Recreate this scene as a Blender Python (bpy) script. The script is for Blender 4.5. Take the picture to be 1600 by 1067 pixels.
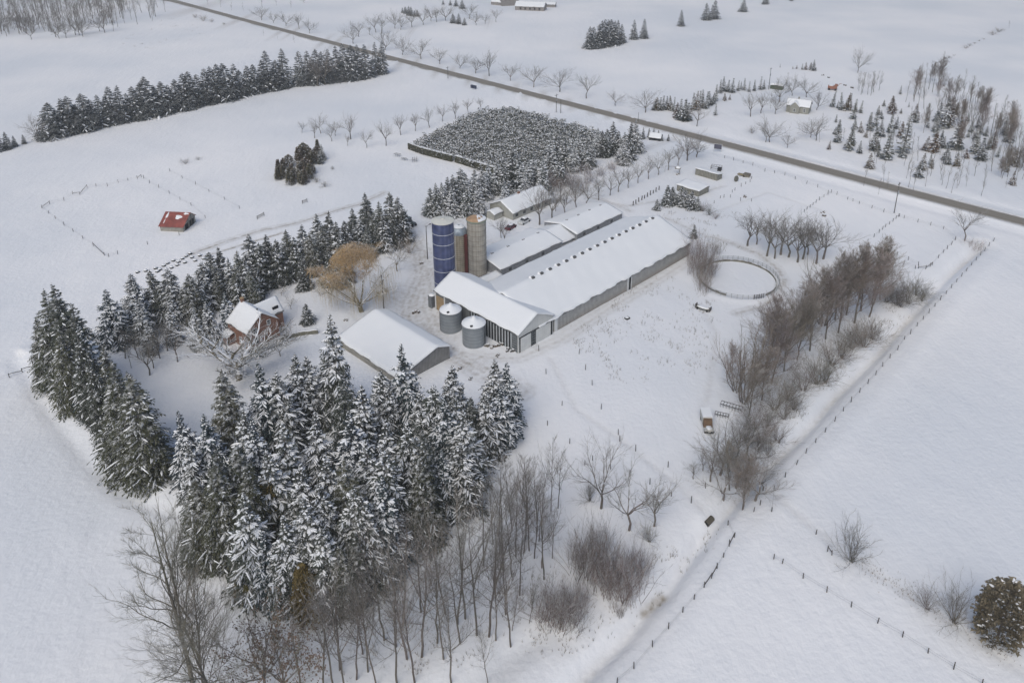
import bpy, math, random
import numpy as np
from mathutils import Vector, Matrix, Euler
for o in list(bpy.data.objects): bpy.data.objects.remove(o)
S=bpy.context.scene; C=S.collection
R=math.radians
# ---------------- camera, sky, sun, exposure ----------------
F_PX=1255.; H=110.; YH=-205.; CX=820.; CY=285.
TH=math.atan(490/1255.); ct,st=math.cos(TH),math.sin(TH)
cd=bpy.data.cameras.new('camera'); cam=bpy.data.objects.new('camera',cd); C.objects.link(cam)
cam.location=(0,0,H); cam.rotation_euler=(math.pi/2-TH,0,0)
cd.sensor_width=36; cd.lens=F_PX/1600*36; cd.shift_x=-20/1600; cd.shift_y=-248.5/1600
cd.clip_end=8000; cd.clip_start=1; S.camera=cam
S.view_settings.view_transform='Standard'; S.view_settings.look='None'; S.view_settings.gamma=1
S.view_settings.exposure=0.49
SUN_EL,SUN_ROT=48,200
w=bpy.data.worlds.new('World'); S.world=w; w.use_nodes=True
nt=w.node_tree; bg=nt.nodes['Background']; sky=nt.nodes.new('ShaderNodeTexSky'); sky.sky_type='NISHITA'
sky.sun_disc=False; sky.sun_elevation=R(SUN_EL); sky.sun_rotation=R(SUN_ROT); sky.dust_density=3; sky.air_density=1.0; sky.ozone_density=1.0
nt.links.new(sky.outputs[0],bg.inputs[0]); bg.inputs[1].default_value=0.088
sl=bpy.data.lights.new('sun','SUN'); sl.energy=0.95; sl.angle=R(50); sl.color=(1,.99,.89)
so=bpy.data.objects.new('sun',sl); C.objects.link(so)
_d=Vector((math.sin(R(SUN_ROT))*math.cos(R(SUN_EL)),math.cos(R(SUN_ROT))*math.cos(R(SUN_EL)),math.sin(R(SUN_EL))))
so.rotation_euler=_d.to_track_quat('Z','Y').to_euler(); so.location=(0,0,300)
# ---------------- projection helpers: photo pixel -> place on the ground ----------------
def G(x,y,z=0.):
    u=-(y-CY)/F_PX; dy=ct+st*u; dz=-st+ct*u; t=-(H-z)/dz
    return ((x-CX)/F_PX*t, dy*t)
def hg(bx,by,ty):
    X,Y=G(bx,by); k=(CY-ty)/F_PX
    return (k*(Y*ct+H*st)+H*ct-Y*st)/(ct+k*st)
def GL(pts): return [G(*p) for p in pts]
# ---------------- terrain ----------------
def segd(X,Y,poly):
    X=np.asarray(X,float);Y=np.asarray(Y,float); best=np.full(X.shape,1e9); side=np.zeros(X.shape)
    for (x0,y0),(x1,y1) in zip(poly[:-1],poly[1:]):
        dx,dy=x1-x0,y1-y0; L=dx*dx+dy*dy
        t=np.clip(((X-x0)*dx+(Y-y0)*dy)/L,0,1); ex=X-(x0+t*dx); ey=Y-(y0+t*dy)
        d=np.hypot(ex,ey); s=np.sign(dx*(Y-y0)-dy*(X-x0)); m=d<best
        best=np.where(m,d,best); side=np.where(m,s,side)
    return best,side
DITCHP=[(880,1085),(925,1037),(975,990),(1010,945),(1037,922),(1077,865),(1108,825),(1150,775),(1200,724),(1250,676),(1270,656),(1307,612),(1325,594),(1384,534),(1430,482),(1490,420),(1530,385)]
DITCH=GL(DITCHP)
CREEK=GL([(700,1085),(800,1020),(860,990)])
CULV=[G(1108,812)]
ROADC=GL([(-700,-120),(270,2),(400,37.5),(800,140.5),(1200,244),(1400,297),(1600,349),(1900,428)])
BERM=GL([(40,560),(62,580),(80,618),(110,655),(150,703),(190,745),(240,776),(290,790)])
RING=G(1152,437)
def sn(X,Y,f,a,b): return np.sin(X*f+a+1.7*np.sin(Y*f*.7+b))*np.cos(Y*f*1.13+b+1.3*np.sin(X*f*.61+a))
WAVES=[(.013,1.,2.,.35),(.031,4.,1.,.18),(.083,2.2,.4,.07),(.21,.3,3.3,.028),(.53,2.7,1.1,.012)]
def hz(X,Y):
    X=np.asarray(X,float);Y=np.asarray(Y,float); z=np.zeros(X.shape)
    for f,a,b,m in WAVES: z=z+m*sn(X,Y,f,a,b)
    d,s=segd(X,Y,DITCH); z=z-1.7*np.exp(-(d/1.6)**2)-.5*np.exp(-(d/4.)**2)+.25*np.exp(-((d-7)/2.5)**2)
    d,s=segd(X,Y,CREEK); z=z-.8*np.exp(-(d/3.)**2)
    d,s=segd(X,Y,ROADC); flat=np.exp(-(d/9.)**2)
    z=z*(1-flat)+.35*np.exp(-(d/6.)**4)+.28*np.exp(-((d-5.2)/1.1)**2)*(1+.4*np.sin(X*.21+Y*.13))-.35*np.exp(-((d-10.5)/2.5)**2)
    d,s=segd(X,Y,BERM); z=z+.9*np.exp(-((d*s-2.5)/3.)**2)-.35*np.exp(-((d*s+2.5)/1.6)**2)
    dd=np.hypot(X-CULV[0][0],Y-CULV[0][1]); z=z+.5*np.exp(-(dd/3.)**2)
    dd=np.hypot(X-RING[0],Y-RING[1]); z=z+.3*np.exp(-((dd-12.6)/1.3)**2)
    return z
def hz1(x,y): return float(hz(np.array([x]),np.array([y]))[0])
def P(px,py,dz=0.):
    x,y=G(px,py)
    for _ in range(2):
        z=hz1(x,y); x,y=G(px,py,z)
    return Vector((x,y,hz1(x,y)+dz))
# ---------------- materials ----------------
MATS={}
def mat(name,col,rough=.8,var=.12,scale=3.,bump=0.,metal=0.,objvar=0.,snow=0.,snowlo=.35,spec=.3,coord='Object',stretch=(1,1,1)):
    if name in MATS: return MATS[name]
    m=bpy.data.materials.new(name); m.use_nodes=True; n=m.node_tree.nodes; l=m.node_tree.links
    b=n['Principled BSDF']; b.inputs['Roughness'].default_value=rough; b.inputs['Metallic'].default_value=metal
    b.inputs['Specular IOR Level'].default_value=spec
    tc=n.new('ShaderNodeTexCoord'); mp=n.new('ShaderNodeMapping'); mp.inputs['Scale'].default_value=stretch
    l.new(tc.outputs[coord],mp.inputs[0])
    nz=n.new('ShaderNodeTexNoise'); nz.inputs['Scale'].default_value=scale; nz.inputs['Detail'].default_value=5; l.new(mp.outputs[0],nz.inputs['Vector'])
    mx=n.new('ShaderNodeMix'); mx.data_type='RGBA'
    mx.inputs[6].default_value=tuple(c*(1-var*1.6) for c in col)+(1,); mx.inputs[7].default_value=tuple(min(1,c*(1+var*1.6)) for c in col)+(1,)
    l.new(nz.outputs[0],mx.inputs[0]); out=mx.outputs[2]
    if objvar:
        oi=n.new('ShaderNodeObjectInfo'); hs=n.new('ShaderNodeHueSaturation'); mr=n.new('ShaderNodeMapRange')
        mr.inputs[3].default_value=1-objvar; mr.inputs[4].default_value=1+objvar; l.new(oi.outputs['Random'],mr.inputs[0])
        l.new(mr.outputs[0],hs.inputs['Value']); l.new(out,hs.inputs['Color'])
        m2=n.new('ShaderNodeMapRange'); m2.inputs[3].default_value=.47; m2.inputs[4].default_value=.53
        wn=n.new('ShaderNodeMath'); wn.operation='FRACT'; wm=n.new('ShaderNodeMath'); wm.operation='MULTIPLY'; wm.inputs[1].default_value=7.31
        l.new(oi.outputs['Random'],wm.inputs[0]); l.new(wm.outputs[0],wn.inputs[0]); l.new(wn.outputs[0],m2.inputs[0]); l.new(m2.outputs[0],hs.inputs['Hue']); out=hs.outputs[0]
    if snow:
        ge=n.new('ShaderNodeNewGeometry'); sx=n.new('ShaderNodeSeparateXYZ'); l.new(ge.outputs['Normal'],sx.inputs[0])
        n2=n.new('ShaderNodeTexNoise'); n2.inputs['Scale'].default_value=1.3; n2.inputs['Detail'].default_value=4; l.new(tc.outputs['Object'],n2.inputs['Vector'])
        ad=n.new('ShaderNodeMath'); ad.operation='MULTIPLY_ADD'; ad.inputs[1].default_value=.9; l.new(n2.outputs[0],ad.inputs[0]); l.new(sx.outputs[2],ad.inputs[2])
        rr=n.new('ShaderNodeMapRange'); rr.inputs[1].default_value=snowlo+.45; rr.inputs[2].default_value=snowlo+.6; rr.inputs[4].default_value=snow; l.new(ad.outputs[0],rr.inputs[0])
        m3=n.new('ShaderNodeMix'); m3.data_type='RGBA'; m3.inputs[7].default_value=(.78,.80,.84,1); l.new(rr.outputs[0],m3.inputs[0]); l.new(out,m3.inputs[6]); out=m3.outputs[2]
    l.new(out,b.inputs['Base Color'])
    if bump:
        bp=n.new('ShaderNodeBump'); bp.inputs['Strength'].default_value=bump; bp.inputs['Distance'].default_value=.1; l.new(nz.outputs[0],bp.inputs['Height']); l.new(bp.outputs[0],b.inputs['Normal'])
    MATS[name]=m; return m
M_snow=mat('snow_cover',(.75,.77,.795),.7,.012,1.5,.25)
M_snowtree=mat('snow_load',(.76,.78,.82),.7,.05,2,0)
M_needle=mat('spruce_needles',(.052,.058,.048),.9,.45,.8,objvar=.3,snow=.5,snowlo=.9,spec=.1)
M_needle_g=mat('green_needles',(.064,.068,.044),.9,.45,.8,objvar=.25,snow=.5,snowlo=.86,spec=.1)
M_needle_b=mat('blue_needles',(.045,.06,.066),.9,.35,.8,objvar=.2,spec=.1)
M_needle_far=mat('dark_needles',(.045,.052,.05),.9,.35,.8,objvar=.2,snow=.12,snowlo=.6,spec=.1)
M_needle_y=mat('olive_needles',(.19,.165,.065),.9,.35,.8,objvar=.15,spec=.1)
M_needle_br=mat('brown_needles',(.12,.085,.05),.9,.35,.8,objvar=.2,spec=.1)
M_cedar=mat('cedar_leaves',(.085,.085,.055),.9,.4,1.2,objvar=.2,snow=.45,snowlo=.6,spec=.1)
M_bark=mat('bark',(.14,.125,.11),.9,.25,6,.3,objvar=.2,snow=.5,snowlo=.62,stretch=(1,1,.3))
M_twig=mat('twigs',(.16,.145,.13),.9,.2,2,objvar=.2,snow=.35,snowlo=.6)
M_twig_br=mat('brown_twigs',(.205,.172,.148),.9,.2,2,objvar=.22,snow=.3,snowlo=.62)
M_twig_red=mat('reddish_twigs',(.20,.165,.15),.9,.2,2,objvar=.2,snow=.7,snowlo=.42)
M_twig_gr=mat('olive_twigs',(.15,.14,.11),.9,.25,2,objvar=.2,snow=.3,snowlo=.6)
M_twig_gold=mat('golden_twigs',(.42,.29,.15),.9,.25,2,snow=.35,snowlo=.6)
M_twig_snow=mat('snowy_twigs',(.15,.125,.085),.9,.2,2,objvar=.15,snow=.95,snowlo=.28)
M_rust_leaf=mat('dead_leaves',(.13,.09,.065),.9,.3,2)
M_wood=mat('weathered_wood',(.15,.14,.12),.9,.25,4,.3,objvar=.15,stretch=(1,1,.2))
M_post=mat('fence_wood',(.09,.085,.08),.9,.25,4,.2,objvar=.2)
M_dark=mat('dark_gap',(.02,.022,.025),.9,.2,3)
M_white=mat('white_paint',(.62,.63,.63),.6,.08,2)
M_tin=mat('galvanised_tin',(.33,.35,.37),.45,.15,1.2,.1,metal=.25)
M_glass=mat('window_glass',(.03,.035,.04),.15,.1,2,spec=.6)
M_black=mat('black_rubber',(.02,.02,.02),.8,.2,3)
def corr(name,c1,c2,period,duty=.5,axis='x',rough=.6,noise=.15,soft=.08,dirt=None,nscale=1.,metal=0.,zlines=0):
    """vertical boards or ribs: two colours alternating along a wall's local axis, with weathering"""
    m=bpy.data.materials.new(name); m.use_nodes=True; n=m.node_tree.nodes; l=m.node_tree.links; b=n['Principled BSDF']
    b.inputs['Roughness'].default_value=rough; b.inputs['Metallic'].default_value=metal; b.inputs['Specular IOR Level'].default_value=.3
    tc=n.new('ShaderNodeTexCoord'); sx=n.new('ShaderNodeSeparateXYZ'); l.new(tc.outputs['Object'],sx.inputs[0])
    if axis=='xy':
        a=n.new('ShaderNodeMath'); a.operation='ADD'; l.new(sx.outputs[0],a.inputs[0]); l.new(sx.outputs[1],a.inputs[1]); src=a.outputs[0]
    else: src=sx.outputs['xyz'.index(axis)]
    d=n.new('ShaderNodeMath'); d.operation='DIVIDE'; d.inputs[1].default_value=period; l.new(src,d.inputs[0])
    pp=n.new('ShaderNodeMath'); pp.operation='PINGPONG'; pp.inputs[1].default_value=.5; l.new(d.outputs[0],pp.inputs[0])
    mr=n.new('ShaderNodeMapRange'); mr.inputs[1].default_value=duty*.5-soft; mr.inputs[2].default_value=duty*.5+soft; l.new(pp.outputs[0],mr.inputs[0])
    mx=n.new('ShaderNodeMix'); mx.data_type='RGBA'; mx.inputs[6].default_value=c1+(1,); mx.inputs[7].default_value=c2+(1,); l.new(mr.outputs[0],mx.inputs[0])
    nz=n.new('ShaderNodeTexNoise'); nz.inputs['Scale'].default_value=nscale; nz.inputs['Detail'].default_value=6; l.new(tc.outputs['Object'],nz.inputs['Vector'])
    m2=n.new('ShaderNodeMix'); m2.data_type='RGBA'; m2.blend_type='MULTIPLY'; m2.inputs[0].default_value=1
    cr=n.new('ShaderNodeMapRange'); cr.inputs[3].default_value=1-noise*2; cr.inputs[4].default_value=1+noise*2; l.new(nz.outputs[0],cr.inputs[0])
    l.new(mx.outputs[2],m2.inputs[6]); l.new(cr.outputs[0],m2.inputs[7]); out=m2.outputs[2]
    if dirt:
        m4=n.new('ShaderNodeMix'); m4.data_type='RGBA'; m4.inputs[7].default_value=dirt+(1,)
        zr=n.new('ShaderNodeMath'); zr.operation='MULTIPLY_ADD'; zr.inputs[1].default_value=-.45; zr.inputs[2].default_value=.75; l.new(sx.outputs[2],zr.inputs[0])
        zm=n.new('ShaderNodeMath'); zm.operation='MULTIPLY'; l.new(zr.outputs[0],zm.inputs[0]); l.new(nz.outputs[0],zm.inputs[1]); zm.use_clamp=True
        l.new(zm.outputs[0],m4.inputs[0]); l.new(out,m4.inputs[6]); out=m4.outputs[2]
    l.new(out,b.inputs['Base Color'])
    bp=n.new('ShaderNodeBump'); bp.inputs['Strength'].default_value=.5; bp.inputs['Distance'].default_value=.05; l.new(pp.outputs[0],bp.inputs['Height']); l.new(bp.outputs[0],b.inputs['Normal'])
    MATS[name]=m; return m
# ---------------- mesh building ----------------
class MB:
    def __init__(s): s.v=[];s.f=[];s.m=[]
    def add(s,vs,fs,mi=0):
        b=len(s.v); s.v.extend(vs); s.f.extend([tuple(b+i for i in f) for f in fs]); s.m.extend([mi]*len(fs))
    def box(s,c,d,mi=0,rz=0,ry=0,rx=0):
        x,y,z=d[0]/2,d[1]/2,d[2]/2; M=Matrix.Translation(c)@Euler((rx,ry,rz)).to_matrix().to_4x4()
        s.add([tuple(M@Vector(p)) for p in [(-x,-y,-z),(x,-y,-z),(x,y,-z),(-x,y,-z),(-x,-y,z),(x,-y,z),(x,y,z),(-x,y,z)]],[(0,3,2,1),(4,5,6,7),(0,1,5,4),(1,2,6,5),(2,3,7,6),(3,0,4,7)],mi)
    def b3(s,x0,x1,y0,y1,z0,z1,mi=0): s.box(((x0+x1)/2,(y0+y1)/2,(z0+z1)/2),(x1-x0,y1-y0,z1-z0),mi)
    def tube(s,pts,rs,n=5,mi=0,cap=True):
        pts=[Vector(p) for p in pts]; b=len(s.v); k=len(pts)
        for i,p in enumerate(pts):
            d=(pts[min(i+1,k-1)]-pts[max(i-1,0)])
            if d.length<1e-6: d=Vector((0,0,1))
            d.normalize(); a=d.orthogonal().normalized(); c=d.cross(a)
            if i and True:
                pass
            r=rs[i] if not isinstance(rs,(int,float)) else rs
            for j in range(n):
                t=2*math.pi*j/n; q=p+a*(r*math.cos(t))+c*(r*math.sin(t)); s.v.append(tuple(q))
        for i in range(k-1):
            for j in range(n): s.f.append((b+i*n+j,b+i*n+(j+1)%n,b+(i+1)*n+(j+1)%n,b+(i+1)*n+j)); s.m.append(mi)
        if cap and n>2: s.f.append(tuple(b+j for j in range(n))[::-1]); s.m.append(mi); s.f.append(tuple(b+(k-1)*n+j for j in range(n))); s.m.append(mi)
    def spike(s,p,q,r,mi=0):
        d=(q-p); a=d.orthogonal().normalized()*r; c=d.normalized().cross(a)
        b=len(s.v); s.v.extend([tuple(p+a),tuple(p-a*.5+c*.87),tuple(p-a*.5-c*.87),tuple(q)])
        s.f.extend([(b,b+1,b+3),(b+1,b+2,b+3),(b+2,b,b+3)]); s.m.extend([mi]*3)
    def lathe(s,c,prof,n=24,mi=0,cap=True):
        b=len(s.v)
        for r,z in prof:
            for j in range(n): t=2*math.pi*j/n; s.v.append((c[0]+r*math.cos(t),c[1]+r*math.sin(t),c[2]+z))
        for i in range(len(prof)-1):
            for j in range(n): s.f.append((b+i*n+j,b+i*n+(j+1)%n,b+(i+1)*n+(j+1)%n,b+(i+1)*n+j)); s.m.append(mi)
        if cap: s.f.append(tuple(b+(len(prof)-1)*n+j for j in range(n))); s.m.append(mi)
    def prism(s,prof,x0,x1,mi=0,axis='x'):
        """profile of (y,z) extruded along x"""
        n=len(prof); A=[(x0,y,z) for y,z in prof]; B=[(x1,y,z) for y,z in prof]
        if axis=='y': A=[(y,x,z) for x,y,z in A]; B=[(y,x,z) for x,y,z in B]
        s.add(A+B,[tuple(range(n))[::-1],tuple(range(n,2*n))]+[(i,(i+1)%n,n+(i+1)%n,n+i) for i in range(n)],mi)
    def build(s,name,mats,parent=None,smooth=False,loc=None,link=True):
        me=bpy.data.meshes.new(name); me.from_pydata(s.v,[],s.f)
        if not isinstance(mats,(list,tuple)): mats=[mats]
        for m in mats: me.materials.append(m)
        if len(mats)>1: me.polygons.foreach_set('material_index',s.m)
        if smooth: me.polygons.foreach_set('use_smooth',[True]*len(me.polygons))
        me.update(); o=bpy.data.objects.new(name,me)
        if link: C.objects.link(o)
        if parent: o.parent=parent
        if loc is not None: o.location=loc
        return o
def tag(o,label,cat,group=None,kind=None):
    if label: o['label']=label
    if cat: o['category']=cat
    if group: o['group']=group
    if kind: o['kind']=kind
    return o
def thing(name,label,cat,loc=(0,0,0),rz=0,group=None,link=True):
    o=bpy.data.objects.new(name,None); o.empty_display_size=.5
    if link: C.objects.link(o)
    o.location=loc; o.rotation_euler=(0,0,rz); return tag(o,label,cat,group)
def dup(src,kids,loc,rz,sc):
    r=src.copy(); C.objects.link(r); r.location=loc; r.rotation_euler=(0,0,rz); r.scale=sc
    for ch in kids:
        c=ch.copy(); C.objects.link(c); c.parent=r
    return r
# ---------------- ground ----------------
def axis(lo,a,b,hi,st_):
    core=list(np.arange(a,b,st_)); L=[];x=a;s=st_
    while x>lo: s*=1.18; x-=s; L.append(x)
    U=[];x=core[-1];s=st_
    while x<hi: s*=1.18; x+=s; U.append(x)
    return np.array(L[::-1]+core+U)
gx=axis(-2500,-185,190,2500,.62); gy=axis(-300,80,330,4000,.62)
XX,YY=np.meshgrid(gx,gy); ZZ=hz(XX,YY)
WEAR_TONE=np.zeros(XX.shape)
TR=[ # tracks: pixels, half width m, strength
 ([(560,345),(630,345),(655,390),(660,430),(640,470),(640,500),(668,525),(715,560),(770,590),(812,612)],3.5,.40),
 ([(655,390),(672,440),(672,480),(690,530)],4.5,.34),([(620,460),(660,480),(672,500)],6,.30),
 ([(700,545),(760,560),(812,560),(880,530),(940,490),(1080,405)],2.2,.24),
 ([(672,350),(700,340),(760,375),(790,385)],3.,.22),
 ([(300,395),(350,376),(400,360),(470,345),(520,328),(560,318),(600,300)],1.7,.45),([(310,402),(380,380),(440,362)],1.,.6),
 ([(920,308),(980,322),(1040,312),(1100,300),(1130,290)],1.4,.28),([(940,310),(985,330)],1.5,.3),
 ([(1110,370),(1150,383),(1185,397),(1212,418),(1226,440),(1214,465),(1190,480),(1150,490)],1.6,.40),([(1040,340),(1110,372)],1.5,.3),
 ([(1000,235),(1060,215)],2.5,.2),([(590,62),(660,46),(720,40),(830,22)],2.,.22),
]
for pts,hw,sg in TR:
    d,_=segd(XX,YY,GL(pts)); n_=.55+.45*sn(XX,YY,.45,1.,2.)*sn(XX,YY,1.1,3.,1.)
    WEAR_TONE=np.maximum(WEAR_TONE,2.9*sg*np.clip(1.35-d/hw,0,1)*np.clip(n_,.15,1)*(.68+.32*np.cos(d*3.6)))
    ZZ=ZZ-.10*np.clip(1.3-d/hw,0,1)
d,_=segd(XX,YY,ROADC); WEAR_TONE=np.maximum(WEAR_TONE,.55*np.exp(-((d-3.2)/1.5)**2))
for tr_ in (DITCHP,):
    d,_=segd(XX,YY,GL(tr_)); WEAR_TONE=np.maximum(WEAR_TONE,.40*np.exp(-(d/.8)**2)*np.clip(.6+.8*sn(XX,YY,.09,1.,4.),.15,1))  # darker tone along the ditch bed, uneven along its length
d,_=segd(XX,YY,GL([(1008,946),(1020,935),(1037,922)])); WEAR_TONE=np.maximum(WEAR_TONE,.9*np.exp(-(d/.8)**2))
# wheel ruts and trodden lines crossing the fields
for pts,hw in (([(62,575),(70,600),(90,628)],.8),([(860,560),(900,640),(960,680),(1060,760),(1100,800)],.7),([(640,500),(600,495),(560,505)],.8),([(1120,330),(1200,300),(1290,330)],.7),([(1190,760),(1240,800),(1300,850),(1420,930),(1600,1050)],.9),([(500,450),(540,480),(560,500)],.6),([(1095,480),(1120,520),(1110,600),(1100,640)],.8)):
    d,_=segd(XX,YY,GL(pts)); WEAR_TONE=np.maximum(WEAR_TONE,.16*np.exp(-(d/hw)**2)); ZZ=ZZ-.14*np.exp(-(d/hw)**2)
def grid_mesh(name,X,Y,Z,m,attr=None):
    ny,nx=X.shape; co=np.stack([X,Y,Z],-1).reshape(-1,3).astype(np.float32); i=np.arange(ny*nx).reshape(ny,nx)
    q=np.stack([i[:-1,:-1],i[:-1,1:],i[1:,1:],i[1:,:-1]],-1).reshape(-1,4).astype(np.int32)
    me=bpy.data.meshes.new(name); me.vertices.add(len(co)); me.vertices.foreach_set('co',co.ravel())
    me.loops.add(q.size); me.loops.foreach_set('vertex_index',q.ravel()); me.polygons.add(len(q))
    me.polygons.foreach_set('loop_start',np.arange(0,q.size,4,dtype=np.int32)); me.polygons.foreach_set('loop_total',np.full(len(q),4,dtype=np.int32))
    me.polygons.foreach_set('use_smooth',np.ones(len(q),dtype=bool)); me.update(calc_edges=True)
    if attr is not None:
        a=me.attributes.new('wear_tone','FLOAT','POINT'); a.data.foreach_set('value',attr.ravel().astype(np.float32))
    me.materials.append(m); o=bpy.data.objects.new(name,me); C.objects.link(o); return o
def ground_mat():
    m=bpy.data.materials.new('snowy_ground'); m.use_nodes=True; n=m.node_tree.nodes; l=m.node_tree.links; b=n['Principled BSDF']; b.inputs['Roughness'].default_value=.75; b.inputs['Specular IOR Level'].default_value=.25
    tc=n.new('ShaderNodeTexCoord'); at=n.new('ShaderNodeAttribute'); at.attribute_name='wear_tone'
    def noise(s,d,st=None):
        x=n.new('ShaderNodeTexNoise'); x.inputs['Scale'].default_value=s; x.inputs['Detail'].default_value=d
        if st:
            mp=n.new('ShaderNodeMapping'); mp.inputs['Scale'].default_value=st[:3]; mp.inputs['Rotation'].default_value=(0,0,st[3]); l.new(tc.outputs['Object'],mp.inputs[0]); l.new(mp.outputs[0],x.inputs['Vector'])
        else: l.new(tc.outputs['Object'],x.inputs['Vector'])
        return x
    n1=noise(.012,4); n2=noise(.25,6,(1,.35,1,R(20))); n3=noise(1.6,5); 
    m1=n.new('ShaderNodeMix'); m1.data_type='RGBA'; m1.inputs[6].default_value=(.69,.715,.755,1); m1.inputs[7].default_value=(.82,.82,.835,1)
    r1=n.new('ShaderNodeMapRange'); r1.inputs[1].default_value=.35; r1.inputs[2].default_value=.65; l.new(n1.outputs[0],r1.inputs[0]); l.new(r1.outputs[0],m1.inputs[0])
    # old stubble and weed specks that poke through thin snow
    r3=n.new('ShaderNodeMapRange'); r3.inputs[1].default_value=.70; r3.inputs[2].default_value=.82; r3.inputs[4].default_value=.6; l.new(n3.outputs[0],r3.inputs[0])
    mg=n.new('ShaderNodeMath'); mg.operation='MULTIPLY'; r4=n.new('ShaderNodeMapRange'); r4.inputs[1].default_value=.5; r4.inputs[2].default_value=.66; n4=noise(.03,3); l.new(n4.outputs[0],r4.inputs[0]); l.new(r3.outputs[0],mg.inputs[0]); l.new(r4.outputs[0],mg.inputs[1])
    m2=n.new('ShaderNodeMix'); m2.data_type='RGBA'; m2.inputs[7].default_value=(.34,.31,.27,1); l.new(mg.outputs[0],m2.inputs[0]); l.new(m1.outputs[2],m2.inputs[6])
    m3=n.new('ShaderNodeMix'); m3.data_type='RGBA'; m3.inputs[7].default_value=(.33,.30,.26,1); l.new(m2.outputs[2],m3.inputs[6])
    wn=n.new('ShaderNodeMath'); wn.operation='MULTIPLY'; l.new(at.outputs['Fac'],wn.inputs[0]); wr=n.new('ShaderNodeMapRange'); wr.inputs[1].default_value=.3; wr.inputs[2].default_value=.7; wr.inputs[3].default_value=.4; wr.inputs[4].default_value=1.3
    n5=noise(.9,6); l.new(n5.outputs[0],wr.inputs[0]); l.new(wr.outputs[0],wn.inputs[1]); l.new(wn.outputs[0],m3.inputs[0]); l.new(m3.outputs[2],b.inputs['Base Color'])
    ma=n.new('ShaderNodeMath'); ma.operation='ADD'; l.new(n2.outputs[0],ma.inputs[0]); mm=n.new('ShaderNodeMath'); mm.operation='MULTIPLY'; mm.inputs[1].default_value=.35; l.new(n5.outputs[0],mm.inputs[0]); l.new(mm.outputs[0],ma.inputs[1])
    bp=n.new('ShaderNodeBump'); bp.inputs['Strength'].default_value=.8; bp.inputs['Distance'].default_value=.5; l.new(ma.outputs[0],bp.inputs['Height']); l.new(bp.outputs[0],b.inputs['Normal'])
    return m
g=grid_mesh('snowy_ground',XX,YY,ZZ,ground_mat(),WEAR_TONE); tag(g,None,None,kind='structure')
# ---------------- road ----------------
def road_mat():
    m=bpy.data.materials.new('salted_asphalt'); m.use_nodes=True; n=m.node_tree.nodes; l=m.node_tree.links; b=n['Principled BSDF']; b.inputs['Roughness'].default_value=.8
    at=n.new('ShaderNodeAttribute'); at.attribute_name='wear_tone'; tc=n.new('ShaderNodeTexCoord')
    rp=n.new('ShaderNodeValToRGB'); e=rp.color_ramp.elements; e[0].position=0; e[0].color=(.23,.21,.18,1); e[1].position=1; e[1].color=(.55,.54,.53,1)
    for p,c in ((.12,(.19,.17,.14,1)),(.30,(.25,.23,.20,1)),(.42,(.18,.16,.13,1)),(.62,(.19,.17,.14,1)),(.75,(.29,.27,.24,1)),(.84,(.18,.165,.145,1)),(.93,(.42,.40,.38,1))):
        x=e.new(p); x.color=c
    nz=n.new('ShaderNodeTexNoise'); nz.inputs['Scale'].default_value=.35; nz.inputs['Detail'].default_value=6; l.new(tc.outputs['Object'],nz.inputs['Vector'])
    ad=n.new('ShaderNodeMath'); ad.operation='MULTIPLY_ADD'; ad.inputs[1].default_value=.22; l.new(nz.outputs[0],ad.inputs[0]); sb=n.new('ShaderNodeMath'); sb.operation='SUBTRACT'; sb.inputs[1].default_value=.11; l.new(at.outputs['Fac'],sb.inputs[0]); l.new(sb.outputs[0],ad.inputs[2])
    l.new(ad.outputs[0],rp.inputs[0]); l.new(rp.outputs[0],b.inputs['Base Color']); return m
def ribbon(name,poly,hw,m,step=3.,off=.03,nx=9):
    pts=[Vector(p) for p in poly]; L=[]
    for a,b in zip(pts[:-1],pts[1:]):
        k=max(1,int((b-a).length/step))
        for i in range(k): L.append(a.lerp(b,i/k))
    L.append(pts[-1]); rows=[]
    for i,p in enumerate(L):
        d=(L[min(i+1,len(L)-1)]-L[max(i-1,0)]).normalized(); q=Vector((-d.y,d.x))
        rows.append([p+q*(hw*(2*j/(nx-1)-1)) for j in range(nx)])
    X=np.array([[p.x for p in r] for r in rows]); Y=np.array([[p.y for p in r] for r in rows]); u=np.abs(np.linspace(-1,1,nx))
    Z=hz(X,Y)+off+.06*(1-u[None,:]**2); A=np.repeat(u[None,:],len(rows),0)
    return grid_mesh(name,X[:,::-1],Y[:,::-1],Z[:,::-1],m,A)
rd=ribbon('road',ROADC,3.5,road_mat(),off=.09,nx=13); tag(rd,None,None,kind='structure')
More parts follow.
